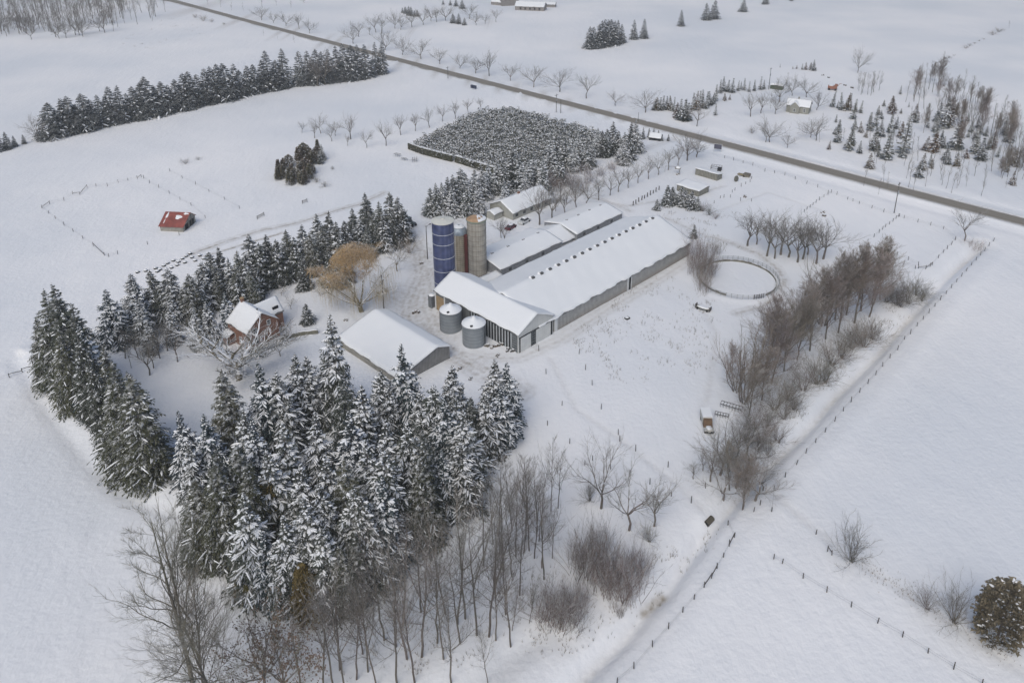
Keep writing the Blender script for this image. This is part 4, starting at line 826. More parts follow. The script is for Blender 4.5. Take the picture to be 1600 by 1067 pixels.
for a in ((1320,134,1.2,'scrap pile right of the orange machine across the road'),(1331,138,1.3,'dark machine scrap farthest right in yard across the road'),(1286,118,1.,'dark equipment at back of yard across the road, left one'),(1295,122,1.,'dark equipment at back of yard across the road, right one'),(764,543,1.1,'snowy junk heap right of the second grain bin'),(780,541,1.,'snowy drum heap by the white-slatted wall'),(797,549,1.,'low junk heap at near corner of the slatted wall'),(776,556,.7,'small dark box heap in front of the slatted wall'),(718,577,.7,'dark debris beside the curved track below the shed'),(735,592,.6,'scattered debris lowest on the yard below the shed'),(650,489,.9,'small dark cart frame in the yard above the shed'),(614,497,.7,'tipped trough with snow near the shed ridge'),(540,501,.7,'snowy trough under the willow'),(660,411,.6,'dark block beside the yard pole'),(1290,338,1.,'low snowy trough in the far paddock'),(1286,332,.9,'snowy feeder frame in the far paddock'),(804,375,1.4,'brush heap at the corner of the driveway near the red car'),(1060,273,.8,'snowy stump pile left of the board sheds'),(1162,307,1.1,'green brush clump by the paddock posts'),(1250,466,.8,'nothing')):
    if a[3]!='nothing': junk('scrap_heap',a[3],a[0],a[1],a[2],M_post if a[0]%2 else mat('scrap_brown',(.13,.11,.09),.9,.4,2))
# tilted dish, feeder, flat trailer
t=thing('round_disk','dark round disk standing on edge by the paddock near the road','disk',base(1150,284),R(30)); mb=MB(); n=20
mb.lathe((0,0,0),[(.05,.25),(.6,.2),(1.15,.05),(1.2,0),(.05,-.02)],n); o=mb.build('disk',mat('disk_grey',(.13,.13,.11),.8,.25,3),t); o.rotation_euler=(R(80),0,0); o.location=(0,0,1.15)
mb=MB(); mb.tube([(0,.1,1),(0,.9,-.1)],.06,4); mb.build('stand',M_post,t)
t=thing('wooden_trailer','low wooden trailer just right of the round disk','trailer',base(1163,276),R(-35)); mb=MB(); mb.b3(-2.6,2.2,-.8,.8,.5,.75); mb.build('deck',mat('trailer_wood',(.24,.20,.12),.9,.3,2),t); mb=MB(); mb.b3(-.2,2.2,-.85,.85,.75,1.5); mb.build('rack',M_wood,t)
for y in (-.8,.8): mb=MB(); wheel(mb,0,y,.35,.2); mb.build('wheel',M_black,t)
t=thing('hay_feeder','dark metal cage feeder above the board sheds','feeder',base(1119,266),R(-25)); mb=MB()
for x in (-2,2):
    for y in (-1,1): mb.tube([(x,y,-.2),(x,y,1.8)],.08,4)
for z in (1.,1.8):
    mb.tube([(-2,-1,z),(2,-1,z),(2,1,z),(-2,1,z),(-2,-1,z)],.07,4)
for k in range(5): mb.tube([(-2+k,-1,1.8),(-2+k,1,1.8)],.05,4)
mb.build('frame',M_post,t); mb=MB(); mb.b3(.6,1.9,-.9,.9,.0,1.2); mb.build('hay',M_dark,t)
t=thing('driveway_sign','dark square board on white posts beside the driveway mouth','sign',base(1121,238),R(-20)); mb=MB(); mb.b3(-1.5,1.5,-.06,.06,1.4,3.4); mb.build('board',mat('sign_blue',(.08,.08,.11),.7,.3,1.),t); mb=MB()
for x in (-1.55,1.55): mb.tube([(x,0,-.2),(x,0,3.6)],.08,5)
mb.tube([(-1.7,0,3.5),(1.7,0,3.5)],.07,5); mb.build('post',M_white,t)
t=thing('roadside_box','dark twin box on legs beside the road left of the row of bare trees','box',base(740,139),R(-40)); mb=MB(); mb.b3(-1.9,-.2,-.5,.5,.5,1.9); mb.b3(.2,1.8,-.5,.5,.5,1.9); mb.build('box',mat('box_blue',(.035,.045,.08),.7,.2,2),t); mb=MB()
for x in (-1.5,1.5): mb.tube([(x,0,-.2),(x,0,.6)],.08,4)
mb.build('leg',M_post,t)
t=thing('swing_frame','thin pipe beam frame on slanted legs beside the lower left spruces','frame',base(354,898),0)
a=base(343,905)-base(354,898); b=base(367,893)-base(354,898); mb=MB(); a.z=b.z=0; up=Vector((0,0,2.3)); mb.tube([a+up,b+up],.07,5); mb.build('beam',M_post,t)
for q in (a,b): mb=MB(); mb.tube([q+up,q+Vector((.25,-.3,-.3))],.05,4); mb.tube([q+up,q+Vector((-.2,.4,-.3))],.05,4); mb.build('leg',M_post,t)
t=thing('yard_gantry','white-topped box on posts with a bar, left of the board sheds','frame',base(1059,272),R(-20)); mb=MB(); mb.tube([(-5,0,-.2),(-5,0,2.6),(0,0,2.9),(0,0,-.2)],.07,4); mb.build('bar',M_wood,t); mb=MB(); mb.b3(-1.2,1.,-.8,.8,2.2,2.5); mb.build('platform',M_wood,t); mb=MB(); mb.lathe((0,0,2.5),[(1.,0),(.8,.5),(.2,.8)],8); mb.build('snow_cap',M_snow,t,smooth=True); mb=MB(); mb.tube([(.6,0,-.2),(.6,0,2.3)],.12,5); mb.build('post',M_post,t)
# rows of bales
BR=[(215,424),(243,418),(250,420),(256,414),(262,410),(246,423),(271,406),(279,408),(285,403),(291,399),(300,401),(277,413),(289,409),(312,398),(268,417),(305,406),(228,422),(297,395),(318,403)]
for k,(x,y) in enumerate(sorted(BR)):
    t=thing('round_bale',f"snow-topped dark round bale, {od(k)} from left in the two rows above the spruces",'bale',base(x,y+2),A46+rnd.uniform(-.2,.2),'round bales in two rows'); mb=MB(); n=12
    mb.tube([(-.45,0,.05),(.45,0,.05)],.5,12); mb.build('hay',M_dark,t); mb=MB(); mb.lathe((0,0,0),[(1,0),(.8,.2),(.1,.3)],10); mb.v=[(x_*.55,y_*.5,.42+z_) for x_,y_,z_ in mb.v]; mb.build('snow_cap',M_snow,t,smooth=True)
# culvert
t=thing('culvert_pipe','dark open culvert mouth in the snow where two fence lines meet','culvert',base(1108,814),A46); mb=MB(); mb.tube([(-1.1,0,.15),(1.,0,.15)],.55,14,cap=False); mb.build('pipe',mat('culvert_rust',(.10,.09,.07),.9,.3,2),t); mb=MB(); mb.tube([(-1.,0,.15),(.9,0,.15)],.5,14); mb.build('pipe_shade',M_dark,t)  # dark plug paints the shade inside the hollow pipe
t=building('snow_cabin','tiny snow-buried hut among the small conifers near the road','hut',base(1014,219),R(-20),0,5,[(0,1.3),(2,2.6),(4,1.3)],M_dark,M_roof,.4,.3,.2,seed=22.)
# stone garden wall by the house
def wallseg(name,lab,cat,pts,h,w_,m,snowt=.18):
    L=[Vector(G(*p)) for p in pts]; t=thing(name,lab,cat,(L[0].x,L[0].y,0)); mb=MB(); sn_=MB(); rg=random.Random(3)
    pp=[]
    for a,b in zip(L[:-1],L[1:]):
        k=max(1,int((b-a).length/.5)); pp+=[a.lerp(b,i/k) for i in range(k)]
    pp.append(L[-1]); o=L[0]
    for i,p in enumerate(pp):
        d=(pp[min(i+1,len(pp)-1)]-pp[max(i-1,0)]).normalized(); q=Vector((-d.y,d.x))*(w_/2); z=hz1(p.x,p.y); hh=h*(1+.06*math.sin(i*1.3)); jx=rg.uniform(-.06,.06)
        for s in (1,-1):
            c=p+q*s*(1+jx)-o; mb.v+= [(c.x,c.y,z-.4),(c.x,c.y,z+hh)]; c2=p+q*s*(.8+jx)-o; sn_.v+=[(c2.x,c2.y,z+hh-.05),(c2.x*1.0-q.x*s*.2,c2.y-q.y*s*.2,z+hh+snowt*(1+.4*math.sin(i*.9)))]
    n=len(pp)
    for i in range(n-1):
        for B in (mb,sn_):
            k=i*4; l=k+4; B.f+=[(k,l,l+1,k+1),(k+1,l+1,l+3,k+3),(k+3,l+3,l+2,k+2)]; B.m+=[0]*3
    for B in (mb,sn_): B.f+=[(0,1,3,2),((n-1)*4,(n-1)*4+2,(n-1)*4+3,(n-1)*4+1)]; B.m+=[0,0]
    mb.build('wall',m,t); sn_.build('snow_cover',M_snow,t,smooth=True); return t
wallseg('stone_wall','low curved grey-green stone wall running from the brick house to the shed','wall',[(438,533),(452,527),(468,523),(485,521),(497,520)],1.0,.8,mat('wall_stone',(.17,.165,.13),.9,.35,2.5,.4),.12)
# ---------------- utility poles ----------------
def pole(px,py,ty,lab,arm=1,lamp=False,r=.14):
    h=hg(px,py,ty); t=thing('utility_pole',lab,'pole',base(px,py),R(-45)); mb=MB(); mb.tube([(0,0,-.5),(0,0,h*.5),(0,0,h)],[r*1.2,r,r*.75],7); mb.build('pole',M_post,t)
    if arm: mb=MB(); mb.box((0,0,h-.7),(.12,2.2,.14)); [mb.tube([(0,y,h-.65),(0,y,h-.35)],.05,4) for y in (-1,0,1)]; mb.build('crossarm',M_post,t)
    if lamp: mb=MB(); mb.tube([(0,0,h-.3),(0,1.3,h+.1)],.05,4); mb.box((0,1.5,h+.1),(.3,.6,.2)); mb.build('lamp',M_dark,t)
    mb=MB(); mb.tube([(.22,0,h*.62),(.22,0,h*.73)],.2,8); mb.build('transformer',M_tin,t) if arm else None
pole(1397,333,285,'tall utility pole between road and paddocks, crossing the road in view')
pole(700,123,104,'utility pole beside the road left of the twin box')
pole(869,176,147,'left utility pole of the close pair beside the road behind the cedar plot')
pole(876,177,156,'right shorter pole of the close pair beside the road',0)
pole(997,190,176,'short pole on the road shoulder above the tallest driveway spruce',0,r=.1)
pole(1201,140,106,'leaning utility pole beside the green shed across the road')
pole(668,404,353,'yard pole between the spruce row and the blue silo',0,True)
pole(600,483,430,'thin dark pole at the right edge of the willow',0)
pole(969,983,962,'short pole',0) if False else None
# ---------------- fences ----------------
def fence(name,lab,posts,h=1.25,r=.09,wire=True,rails=(),grp=None,closed=False,cat='fence',board=False):
    L=[P(*p) for p in posts]; o=L[0]; t=thing(name,lab,cat,o,0,grp); rg=random.Random(len(L)+int(posts[0][0]))
    rel=[p-o for p in L]
    for p in rel[:100]:
        hh=h*rg.uniform(.8,1.15); mb=MB(); l=Vector((rg.gauss(0,.06),rg.gauss(0,.06),0)); mb.tube([(0,0,-.4),tuple(l+Vector((0,0,hh)))],[r,r*.9],6); mb.lathe((l.x,l.y,hh),[(r*1.05,0),(r*.6,.05),(.01,.07)],6); q=mb.build('post',M_post,t); q.location=p
    if wire or board:
        mb=MB(); zs=(.5,.95) if wire else (.45,.85,1.2)
        for a,b in zip(rel[:-1],rel[1:]):
            if (b-a).length>26: continue
            for z in zs: 
                m_=a.lerp(b,.5)+Vector((0,0,z-.05))
                if board: mb.box(m_,((b-a).length,.05,.16),rz=math.atan2((b-a).y,(b-a).x))
                else: mb.tube([a+Vector((0,0,z)),m_,b+Vector((0,0,z))],.012,3,cap=False)
        if mb.v: mb.build('boards' if board else 'wire',M_post if wire else M_wood,t)
    for i in rails: 
        mb=MB(); mb.tube([rel[i]+Vector((0,0,1.)),rel[i+1]+Vector((0,0,.5))],.08,5); mb.build('rail',M_post,t)
    return t
r4=lambda L,ox,oy,s=4: [(ox+x/s,oy+y/s) for x,y in L]
F1=r4([(23,1060),(38,925),(107,845),(176,768),(236,697),(297,630),(356,565),(416,497),(470,433),(520,375),(573,317),(624,262),(674,207),(718,155),(763,103),(810,52)],1200,534)+r4([(852,1054),(890,1020),(932,972),(970,930),(1006,890),(1044,848),(1077,808),(1112,770),(1146,732),(1178,695),(1210,660),(1239,627),(1272,590),(1300,560),(1328,528),(1354,500),(1381,470),(1408,440)],1200,267)
fence('post_fence','long straight line of short posts from the road down the right field',F1)
fence('post_fence','line of posts along the ditch at bottom centre, with leaning rails',r4([(1350,80),(1388,158),(1357,213),(1322,280),(1282,352),(1246,412),(1200,470),(1137,543),(1067,625),(978,727),(878,840),(762,978),(656,1067)],800,800),rails=(1,4,5))
fence('post_fence','line of posts across the lower right corner field',[(1209,873),(1222,880),(1255,903),(1292,925),(1330,948),(1371,973),(1410,995),(1450,1020),(1490,1045),(1534,1070),(1575,1096)])
fence('post_fence','single corner post with broken rail left of the lone lower-right shrub',[(1275,834),(1293,861),(1300,867)],wire=False,rails=(1,))
fence('post_fence','posts running down from front barn door, left line, toward the bare poplars',r4([(168,55),(213,200),(312,398),(222,522),(360,635),(502,740),(455,770),(616,795)],800,534),wire=False,h=1.4)
fence('post_fence','posts stepping down open slope from the barn, right line, to the ditch',r4([(418,75),(458,175),(501,270),(557,420),(665,580),(673,620),(773,680),(735,835),(862,890),(975,783),(995,965),(1120,1005)],800,534),wire=False,h=1.4)
fence('post_fence','few posts at the foot of the lower right shrub cluster',r4([(1210,915),(1440,1050),(1510,1060),(1550,1020)],800,534),wire=False)
fence('paddock_fence','paddock fence parallel to the road behind the tall utility pole',[(1132,247),(1146,251),(1161,255),(1176,259)]+r4([(-20,5),(40,15),(105,30),(170,55),(240,82),(310,105),(375,140),(430,150),(497,180),(530,192),(570,207),(648,235),(722,260),(815,287),(850,297),(935,322),(1015,342),(1097,364),(1172,430)],1200,267))
fence('paddock_fence','cross fence between the first and second paddocks below the road',r4([(395,137),(375,150),(350,165),(322,185),(300,200),(280,215),(262,230),(243,243),(225,258)],1200,267))
fence('paddock_fence','cross fence left of the third paddock, running down from the utility pole',r4([(820,287),(800,300),(780,318),(758,335),(735,352),(715,368),(695,388),(662,415)],1200,267))
fence('paddock_fence','broken fence along the right side of the third paddock',r4([(1170,432),(1146,462),(1120,490),(1095,512),(1065,545),(1025,590),(1012,600),(985,615),(940,610)],1200,267),rails=(5,6,7))
fence('paddock_fence','double short fence closing the bottom of the third paddock',r4([(712,500),(752,518),(806,530),(876,558),(940,590)],1200,267))
fence('paddock_fence','second short fence just below the third paddock bottom fence',r4([(718,540),(757,555),(848,587),(920,612)],1200,267))
fence('paddock_fence','scattered posts right of the board sheds around the first paddock',[(1116,318),(1125,310),(1131,309),(1141,309),(1157,314),(1174,315)],wire=False)
fence('paddock_fence','line of posts from board sheds to the low trailer',[(1144,301),(1148,298),(1158,292),(1165,288),(1172,285),(1174,280)],wire=False)
fence('pasture_fence','rail and post fence around the left side of the red-roofed shed pasture',r4([(885,40),(860,50),(800,62),(740,75),(672,98),(600,98),(545,105),(500,150),(455,148),(400,188),(310,208),(262,235),(305,268),(347,300),(402,342),(458,380),(519,424),(584,470),(652,530),(678,537),(735,520)],0,267),rails=(0,6,7,10,17))
fence('pasture_fence','line of posts behind the red-roofed shed',r4([(898,48),(935,78),(992,107),(1058,143),(1125,182),(1195,218),(1282,294)],0,267))
fence('pasture_fence','farther line of posts beyond the red-roofed shed pasture',r4([(1062,5),(1140,47),(1222,87),(1307,132),(1402,180),(1497,237)],0,267))
fence('pasture_fence','two lone posts in front of the red-roofed shed',r4([(922,460),(1120,403)],0,267),wire=False)
fence('wire_fence','wire fence entering from the left edge to the corner spruce',[(-12,599),(15,590),(35,582),(52,574),(66,567)],h=1.4,rails=(1,2,3))
fence('stake_row','row of thick snow-capped posts in the lane past the low barns',[(989+4.5*k,321-2.65*k) for k in range(10)],h=1.5,r=.18,wire=False)
fence('gate','open wooden gate at the end of the pasture track',[(402,343),(413,337)],h=1.6,board=True,wire=False,cat='gate')
fence('gate','wooden gate below the juniper clump',[(472,319),(480,316)],h=1.8,board=True,wire=False,cat='gate')
# ring
t=thing('riding_ring','round fenced ring with brushy rim and a metal gate at its front','ring',(RING[0],RING[1],hz1(*RING)))
mb=MB(); n=64; rg=random.Random(3)
for k in range(n):
    a=6.283*k/n; x,y=10.7*math.cos(a),11.1*math.sin(a)
    if -2.1<a-6.283<-1.0 or 4.15<a<5.3: continue
    z=hz1(RING[0]+x,RING[1]+y)-hz1(*RING)
    mb.box((x,y,z+.3),(1.15,.16,.75*rg.uniform(.5,1.2)),rz=a+math.pi/2)
mb.build('rim',mat('rim_board',(.16,.155,.13),.9,.4,1.5,snow=.6,snowlo=.4),t)
mb=MB(); sn2=MB()
for k in range(n+1):
    pass
def ringpts(r,a0,a1,z,k=40): 
    out=[]
    for i in range(k+1):
        a=a0+(a1-a0)*i/k; x,y=r*math.cos(a),r*1.04*math.sin(a); out.append(Vector((x,y,hz1(RING[0]+x,RING[1]+y)-hz1(*RING)+z)))
    return out
for z in (.45,.8,1.2): mb.tube(ringpts(11.5,0,6.283,z,64),.04,4,cap=False)
for p in ringpts(11.5,0,6.283,0,48): mb.tube([p,p+Vector((0,0,1.35))],.06,4)
mb.build('rail',mat('pipe_grey',(.27,.28,.28),.6,.2,2),t)
mb=MB()
for z in (.3,.6,.9,1.2): mb.tube(ringpts(11.6,4.85,5.1,z,4),.05,4)
for p in ringpts(11.6,4.85,5.1,0,4): mb.tube([p,p+Vector((0,0,1.45))],.09,4)
mb.build('gate',M_post,t)
# ---------------- clipped cedar plot ----------------
PL=[Vector(G(*p)) for p in [(640,234),(690,205),(748,180),(800,174),(862,190),(930,210),(960,228),(905,262),(850,285),(818,287)]]
def inpoly(x,y,PLY):
    c_=False; j=len(PLY)-1
    for i in range(len(PLY)):
        if (PLY[i].y>y)!=(PLY[j].y>y) and x<(PLY[j].x-PLY[i].x)*(y-PLY[i].y)/(PLY[j].y-PLY[i].y)+PLY[i].x: c_=not c_
        j=i
    return c_
rg=random.Random(8); mb=MB(); x0,x1=min(p.x for p in PL),max(p.x for p in PL); y0,y1=min(p.y for p in PL),max(p.y for p in PL)
ca,sa=math.cos(A46),math.sin(A46); n_=0
for i in range(-60,60):
    for j in range(-60,60):
        x=(x0+x1)/2+(i*ca-j*sa)*1.95+rg.uniform(-.5,.5); y=(y0+y1)/2+(i*sa+j*ca)*1.95+rg.uniform(-.5,.5)
        if not inpoly(x,y,PL): continue
        n_+=1; h=rg.uniform(1.8,4.6)*(1 if rg.random()>.06 else .4); z0=hz1(x,y) if n_%7==1 else z0
        for k in range(24):
            t_=rg.random(); zz=z0+h*(.35+.6*t_); r=1.25*(1-.75*t_)*rg.uniform(.5,1.1); a=rg.uniform(0,6.28)
            frond(mb,Vector((x+r*math.cos(a)*.6,y+r*math.sin(a)*.6,zz)),Vector((math.cos(a),math.sin(a),rg.uniform(.2,1.))).normalized(),.8,.42,.3,1 if rg.random()<.26+.25*t_ else 0,rg,2)
o=mb.build('cedar_plot',[mat('plot_leaves',(.065,.067,.05),.9,.45,.6),M_snowtree]); tag(o,'dense block of snow-flecked cedars filling a round-cornered plot by the road','cedar plot',None,'stuff')
def hedge(lab,pts,h=2.9,w_=1.1):
    L=[Vector(G(*p)) for p in pts]; o=L[0]; t=thing('clipped_hedge',lab,'hedge',(o.x,o.y,0),0,'hedge along the cedar plot'); mb=MB(); core=MB(); rg=random.Random(int(pts[0][0]))
    for a,b in zip(L[:-1],L[1:]):
        d=(b-a); ln=d.length; d.normalize(); q=Vector((-d.y,d.x)); m_=(a+b)/2-o; z=hz1((a+b).x/2,(a+b).y/2)
        core.box((m_.x,m_.y,z+h*.46),(ln+.3,w_*.75,h*.92),rz=math.atan2(d.y,d.x))
        for k in range(int(ln*42)):
            s=rg.random()*ln; zz=z+rg.random()*h; sd=rg.choice((-1,1)) if zz<z+h*.93 else rg.uniform(-1,1); p=a+d*s+q*(sd*w_*.42)-o
            top=zz>z+h*.86
            frond(mb,Vector((p.x,p.y,z+h*.97 if top else zz)),Vector((q.x*sd*.5+d.x*rg.uniform(-.5,.5),q.y*sd*.5+d.y*rg.uniform(-.5,.5),.5)).normalized(),.5,.3,.2,1 if (top and rg.random()<.9) or rg.random()<.04 else 0,rg,2)
    sw=MB()
    for a,b in zip(L[:-1],L[1:]):
        q=(b-a).normalized(); m_=(a+b)/2-o; z=hz1((a+b).x/2,(a+b).y/2); sw.box((m_.x,m_.y,z+h+.02),((b-a).length+.4,w_*.62,.22),rz=math.atan2(q.y,q.x))
    sw.build('snow_cover',M_snow,t)
    core.build('stems',M_cedar,t); mb.build('foliage',[M_cedar,M_snowtree],t)
hedge('left half of the clipped brown-green hedge edging the cedar plot',[(639,232),(660,240),(690,248),(706,252)])
hedge('right half of the clipped hedge edging the cedar plot, set slightly forward',[(712,253),(740,262),(770,271),(815,284)])
# ---------------- trees ----------------
def row(kind,L,grp,**k):
    for a in L: put(a[3] if len(a)>3 and a[3] else kind,a[0],a[1],a[2],grp=grp,**k)
# left boundary row
for a in ((79,592,496,'gr'),(100,600,456,'gr'),(128,605,440,'gr'),(118,632,515,'gr'),(146,620,470,'gr'),(150,655,520,'gr'),(174,690,558,'gr'),(160,640,500,'sn'),(206,722,570,'gr'),(232,744,588,'gr'),(188,668,540,'gr'),(222,700,580,'gr'),(215,728,600,'gr')): put(a[3],a[0],a[1],a[2],grp='spruces along the left boundary',wf=1.0)
puttop('sn',165,452,15,'spruces along the left boundary',1.5,3)
# north shelter row
N=[(200,428,15),(207,440,14),(233,421,15),(246,436,12),(258,419,15),(272,436,12),(290,427,14),(283,450,10),(312,407,14),(326,391,15),(341,384,15),(352,402,13),(368,390,15),(380,400,13),(391,364,16),(402,378,14),(413,363,15),(430,372,14),(447,356,15),(458,368,13),(470,348,15),(482,362,13),(494,331,16),(510,328,16),(503,350,13),(524,345,14),(538,343,13),(550,322,14),(558,340,12),(572,298,16),(590,312,14),(582,330,13),(607,298,16),(621,304,15),(628,322,12),(612,325,13),(597,335,12)]
for x,y,h in N: puttop('sn' if x<385 and rnd.random()<.3 else ('gr' if rnd.random()<.35 else 'md'),x,y,h,'spruces in the long shelter row above the house',1.15)
for k in range(16):
    tx=rnd.uniform(225,625); puttop(rnd.choice(('md','gr','sn')),tx,448-(tx-200)*.27+rnd.uniform(0,30),rnd.uniform(9,13),'spruces in the long shelter row above the house',1.1)
for x,y,h in ((215,470,11),(262,475,11),(228,500,9),(300,480,11),(320,470,12),(350,455,12)): puttop('sn',x,y,h,'spruces in the long shelter row above the house',1.1)
for x,y,ty in ((250,560,505),(278,565,500),(262,548,490),(216,560,505),(205,575,520),(234,586,520),(240,575,530),(196,560,500)): put('sa' if x%2 else 'ma',x,y,ty,grp='thin bare trees inside the shelter row')
# front grove
Gv=[(515,495,25),(625,537,22),(352,578,22),(408,567,20),(455,551,19),(432,580,18),(476,560,17),(283,643,17),(318,650,18),(298,690,15),(375,640,20),(540,590,19),(560,605,20),(592,578,17),(602,598,15),(700,568,17),(676,600,18),(692,622,17),(656,610,16),(770,562,17),(790,566,16),(782,600,15),(762,610,15),(545,640,21),(400,650,21),(440,662,21),(490,645,20),(600,655,20),(640,662,20),(362,692,20),(330,722,20),(462,720,20),(420,748,14,'pi'),(538,715,21,'gr'),(512,702,20),(600,706,20),(655,712,19),(722,640,17),(716,690,15),(690,700,17),(595,745,19),(480,770,20),(570,770,20),(630,765,17),(500,815,19),(440,800,20),(382,765,20),(345,770,18),(308,745,17),(295,770,14),(372,800,16),(530,850,19,'gr'),(555,830,20,'gr'),(470,830,18),(592,830,16),(410,830,17),(645,790,13),(425,850,15),(452,870,14),(540,880,14),(340,700,20),(580,690,19),(660,680,19),(710,610,16),(735,620,14),(380,720,20),(500,750,20),(420,700,20),(550,760,19)]
PY=[(rnd.uniform(1300,1590),0) for _ in range(55)]
for x,_ in PY:
    y=rnd.uniform(155+(x-1300)*.15,235+(x-1300)*.22); put('yo' if rnd.random()<.72 else 'sa',x,y,y-rnd.uniform(11,30),grp='young conifers in the planted field at right',wf=1.5)
for a in Gv:
    k=a[3] if len(a)>3 else ('gr' if rnd.random()<(.5 if a[0]<400 else .1) else 'sn')
    puttopl(k if k!='pi' else 'ol',a[0],a[1],a[2],'spruces of the big front grove',1.12 if k!='pi' else 1.)
put('ol',490,955,878,grp='spruces of the big front grove',wf=1.25)
puttop('ol',383,912,4.5,'spruces of the big front grove',.8)
put('ol',372,940,905,grp='spruces of the big front grove',wf=.8)
# round small snowy spruce near the house, garden trees
put('md',480,506,474,grp='small trees round the brick house',wf=1.3)
put('sb',455,483,455,grp='small trees round the brick house'); put('sb',440,462,440,grp='small trees round the brick house'); put('sb',438,556,517,grp='small trees round the brick house'); put('sh',448,535,495,grp='small trees round the brick house',wf=.8); put('sb',500,462,440,grp='small trees round the brick house'); put('sa',420,558,530,grp='small trees round the brick house')
put('th',330,528,500,grp='small trees round the brick house',wf=1.3)
o=put('gn',372,592,h=16.5,wf=1.35); tag(o,'big gnarled snow-covered tree in front of the brick house','tree')
o=put('wi',565,487,h=20.5,wf=1.12); o.rotation_euler.z=0; tag(o,'large golden-topped weeping willow above the machine shed','willow')
put('sb',621,424,366,grp='snowy trees by the yard'); put('sh',640,395,360,grp='snowy trees by the yard'); put('ma',783,372,335,grp='snowy trees by the yard'); put('ma',788,382,338,grp='snowy trees by the yard')
# bare poplars bottom
for a in ((600,1000,800),(630,977,790),(636,1029,830),(659,1026,815),(658,956,800),(683,1004,805),(693,1029,860),(696,959,780),(715,975,780),(719,1005,850),(727,966,760),(745,992,785),(764,994,790),(786,890,735),(780,865,715),(819,863,715),(847,887,780),(827,973,895),(756,883,745),(531,1046,860),(575,1049,880),(557,1061,900),(567,1021,850),(522,1075,900),(505,1075,910),(540,1080,900),(471,1080,930),(619,1010,850),(705,1066,900),(648,1066,880),(620,1068,890),(588,1072,900),(770,930,775),(800,830,700),(770,850,740),(800,985,905),(762,1066,985),(800,900,760),(812,930,790),(790,960,810),(835,872,745),(822,842,728),(775,1000,840),(806,870,735),(842,845,740),(798,1010,870)): put('po',a[0],a[1],a[2],grp='slender bare trees at bottom centre',wf=1.2)
for a in ((861,799,680),(872,794,690),(815,801,700),(840,830,712),(939,794,690),(983,828,735),(1022,822,740),(827,860,715),(850,905,760),(863,872,790)): put('ma' if a[0]>930 else 'po',a[0],a[1],a[2],grp='bare trees below the open slope',wf=1.15)
put('sh',922,782,745,grp='shrubs near the lower ditch'); put('sh',1014,846,812,grp='shrubs near the lower ditch'); put('th',968,962,942,grp='shrubs near the lower ditch',wf=.8)
for a in ((915,895,808),(928,905,815),(905,880,830),(940,860,810)): put('th',a[0],a[1],a[2],grp='shrubs near the lower ditch',wf=.8)
for a in ((955,920,850),(975,925,845),(990,905,848),(968,935,870),(950,900,850),(995,890,845)): put('th',a[0],a[1],a[2],grp='reddish thicket beside the ditch',wf=1.)
for a in ((850,960,905),(872,965,898),(892,960,905),(885,980,920),(862,975,925),(905,945,905)): put('th',a[0],a[1],a[2],grp='lower thicket left of the creek',wf=1.)
for i,a in enumerate(((308,1090,792),(322,1120,900))):
    o=put('big',a[0],a[1],a[2],i=i,wf=.95 if i==0 else 1.1); tag(o,['tallest bare tree at the lower left edge of the grove','wide lower bare tree in the bottom left corner, second stem'][i],'tree',None)
o=put('big',345,1125,930,i=1,wf=1.2); tag(o,'leaning bare tree right of the two big bottom-left trees','tree')
o=put('sa',290,870,800,wf=1.2); tag(o,'thin bare sapling at left edge of the front grove','tree')
o=put('sa',398,1010,930,wf=1.2); tag(o,'thin bare sapling between the swing frame and bottom edge','tree')
for a in ((418,1080,958),(445,1090,965)): put('ru',a[0],a[1],a[2],grp='rusty-leafed trees at the bottom left')
# right tree line
RT=[(1162,628,500),(1180,600,480),(1150,612,520),(1140,590,530),(1195,585,468),(1212,560,450),(1230,545,440),(1248,530,425),(1266,520,412),(1285,508,398),(1305,500,385),(1322,492,372),(1345,486,368),(1362,476,366),(1375,468,375),(1205,600,490),(1225,580,470),(1245,562,455),(1265,548,440),(1290,530,420),(1310,520,405),(1335,505,390),(1358,495,390),(1190,625,530),(1170,650,560)]
for a in RT: put('mu',a[0],a[1],a[2],grp='tall brown trees of the right tree line',wf=1.5)
for a in ((1210,640,585),(1232,625,570),(1255,610,560),(1275,600,545),(1290,598,550),(1225,655,610),(1200,665,620),(1190,690,645),(1205,695,680),(1240,640,600),(1178,670,620),(1185,705,660),(1200,712,672),(1165,690,640),(1215,690,650),(1330,545,490),(1350,542,488),(1340,538,495),(1362,530,490),(1300,570,520),(1315,560,515)): put('sh',a[0],a[1],a[2],grp='shrubs below the right tree line',wf=1.1)
for a in ((1385,472,430),(1400,476,428),(1418,474,425),(1432,462,420),(1440,468,440),(1408,480,450),(1392,465,440)): put('sh',a[0],a[1],a[2],grp='shrub clump beside the far ditch',wf=1.3)
for a in ((1110,752,690),(1098,735,700),(1083,748,718),(1140,765,680),(1160,796,700),(1125,742,670),(1150,760,690),(1180,782,720),(1170,765,700),(1130,780,720),(1192,765,730),(1150,720,650),(1165,715,650),(1138,735,665),(1175,735,680)): put('mu' if a[1]-a[2]>75 else 'ma',a[0],a[1],a[2],grp='tangled bare trees at the lower end of the tree line',wf=1.5)
o=put('sh',1330,876,808,wf=1.0,i=0); tag(o,'lone round bare shrub in the lower right field','shrub')
o=put('sh',1449,951,902,i=0); tag(o,'rounded bare bush left of the lower right evergreen pair','shrub')
o=put('sh',1491,972,905,i=1); tag(o,'taller bare bush touching the lower right evergreen','shrub')
o=put('pi',1557,1000,908,wf=.95); tag(o,'broad brownish-green evergreen in the lower right corner','pine')
o=put('ma',1507,376,315,wf=1.); tag(o,'bare tree standing beside the road at the right edge','tree')
o=put('th',1522,384,366,wf=2.2); tag(o,'low brushy mound at foot of the roadside tree','bush')
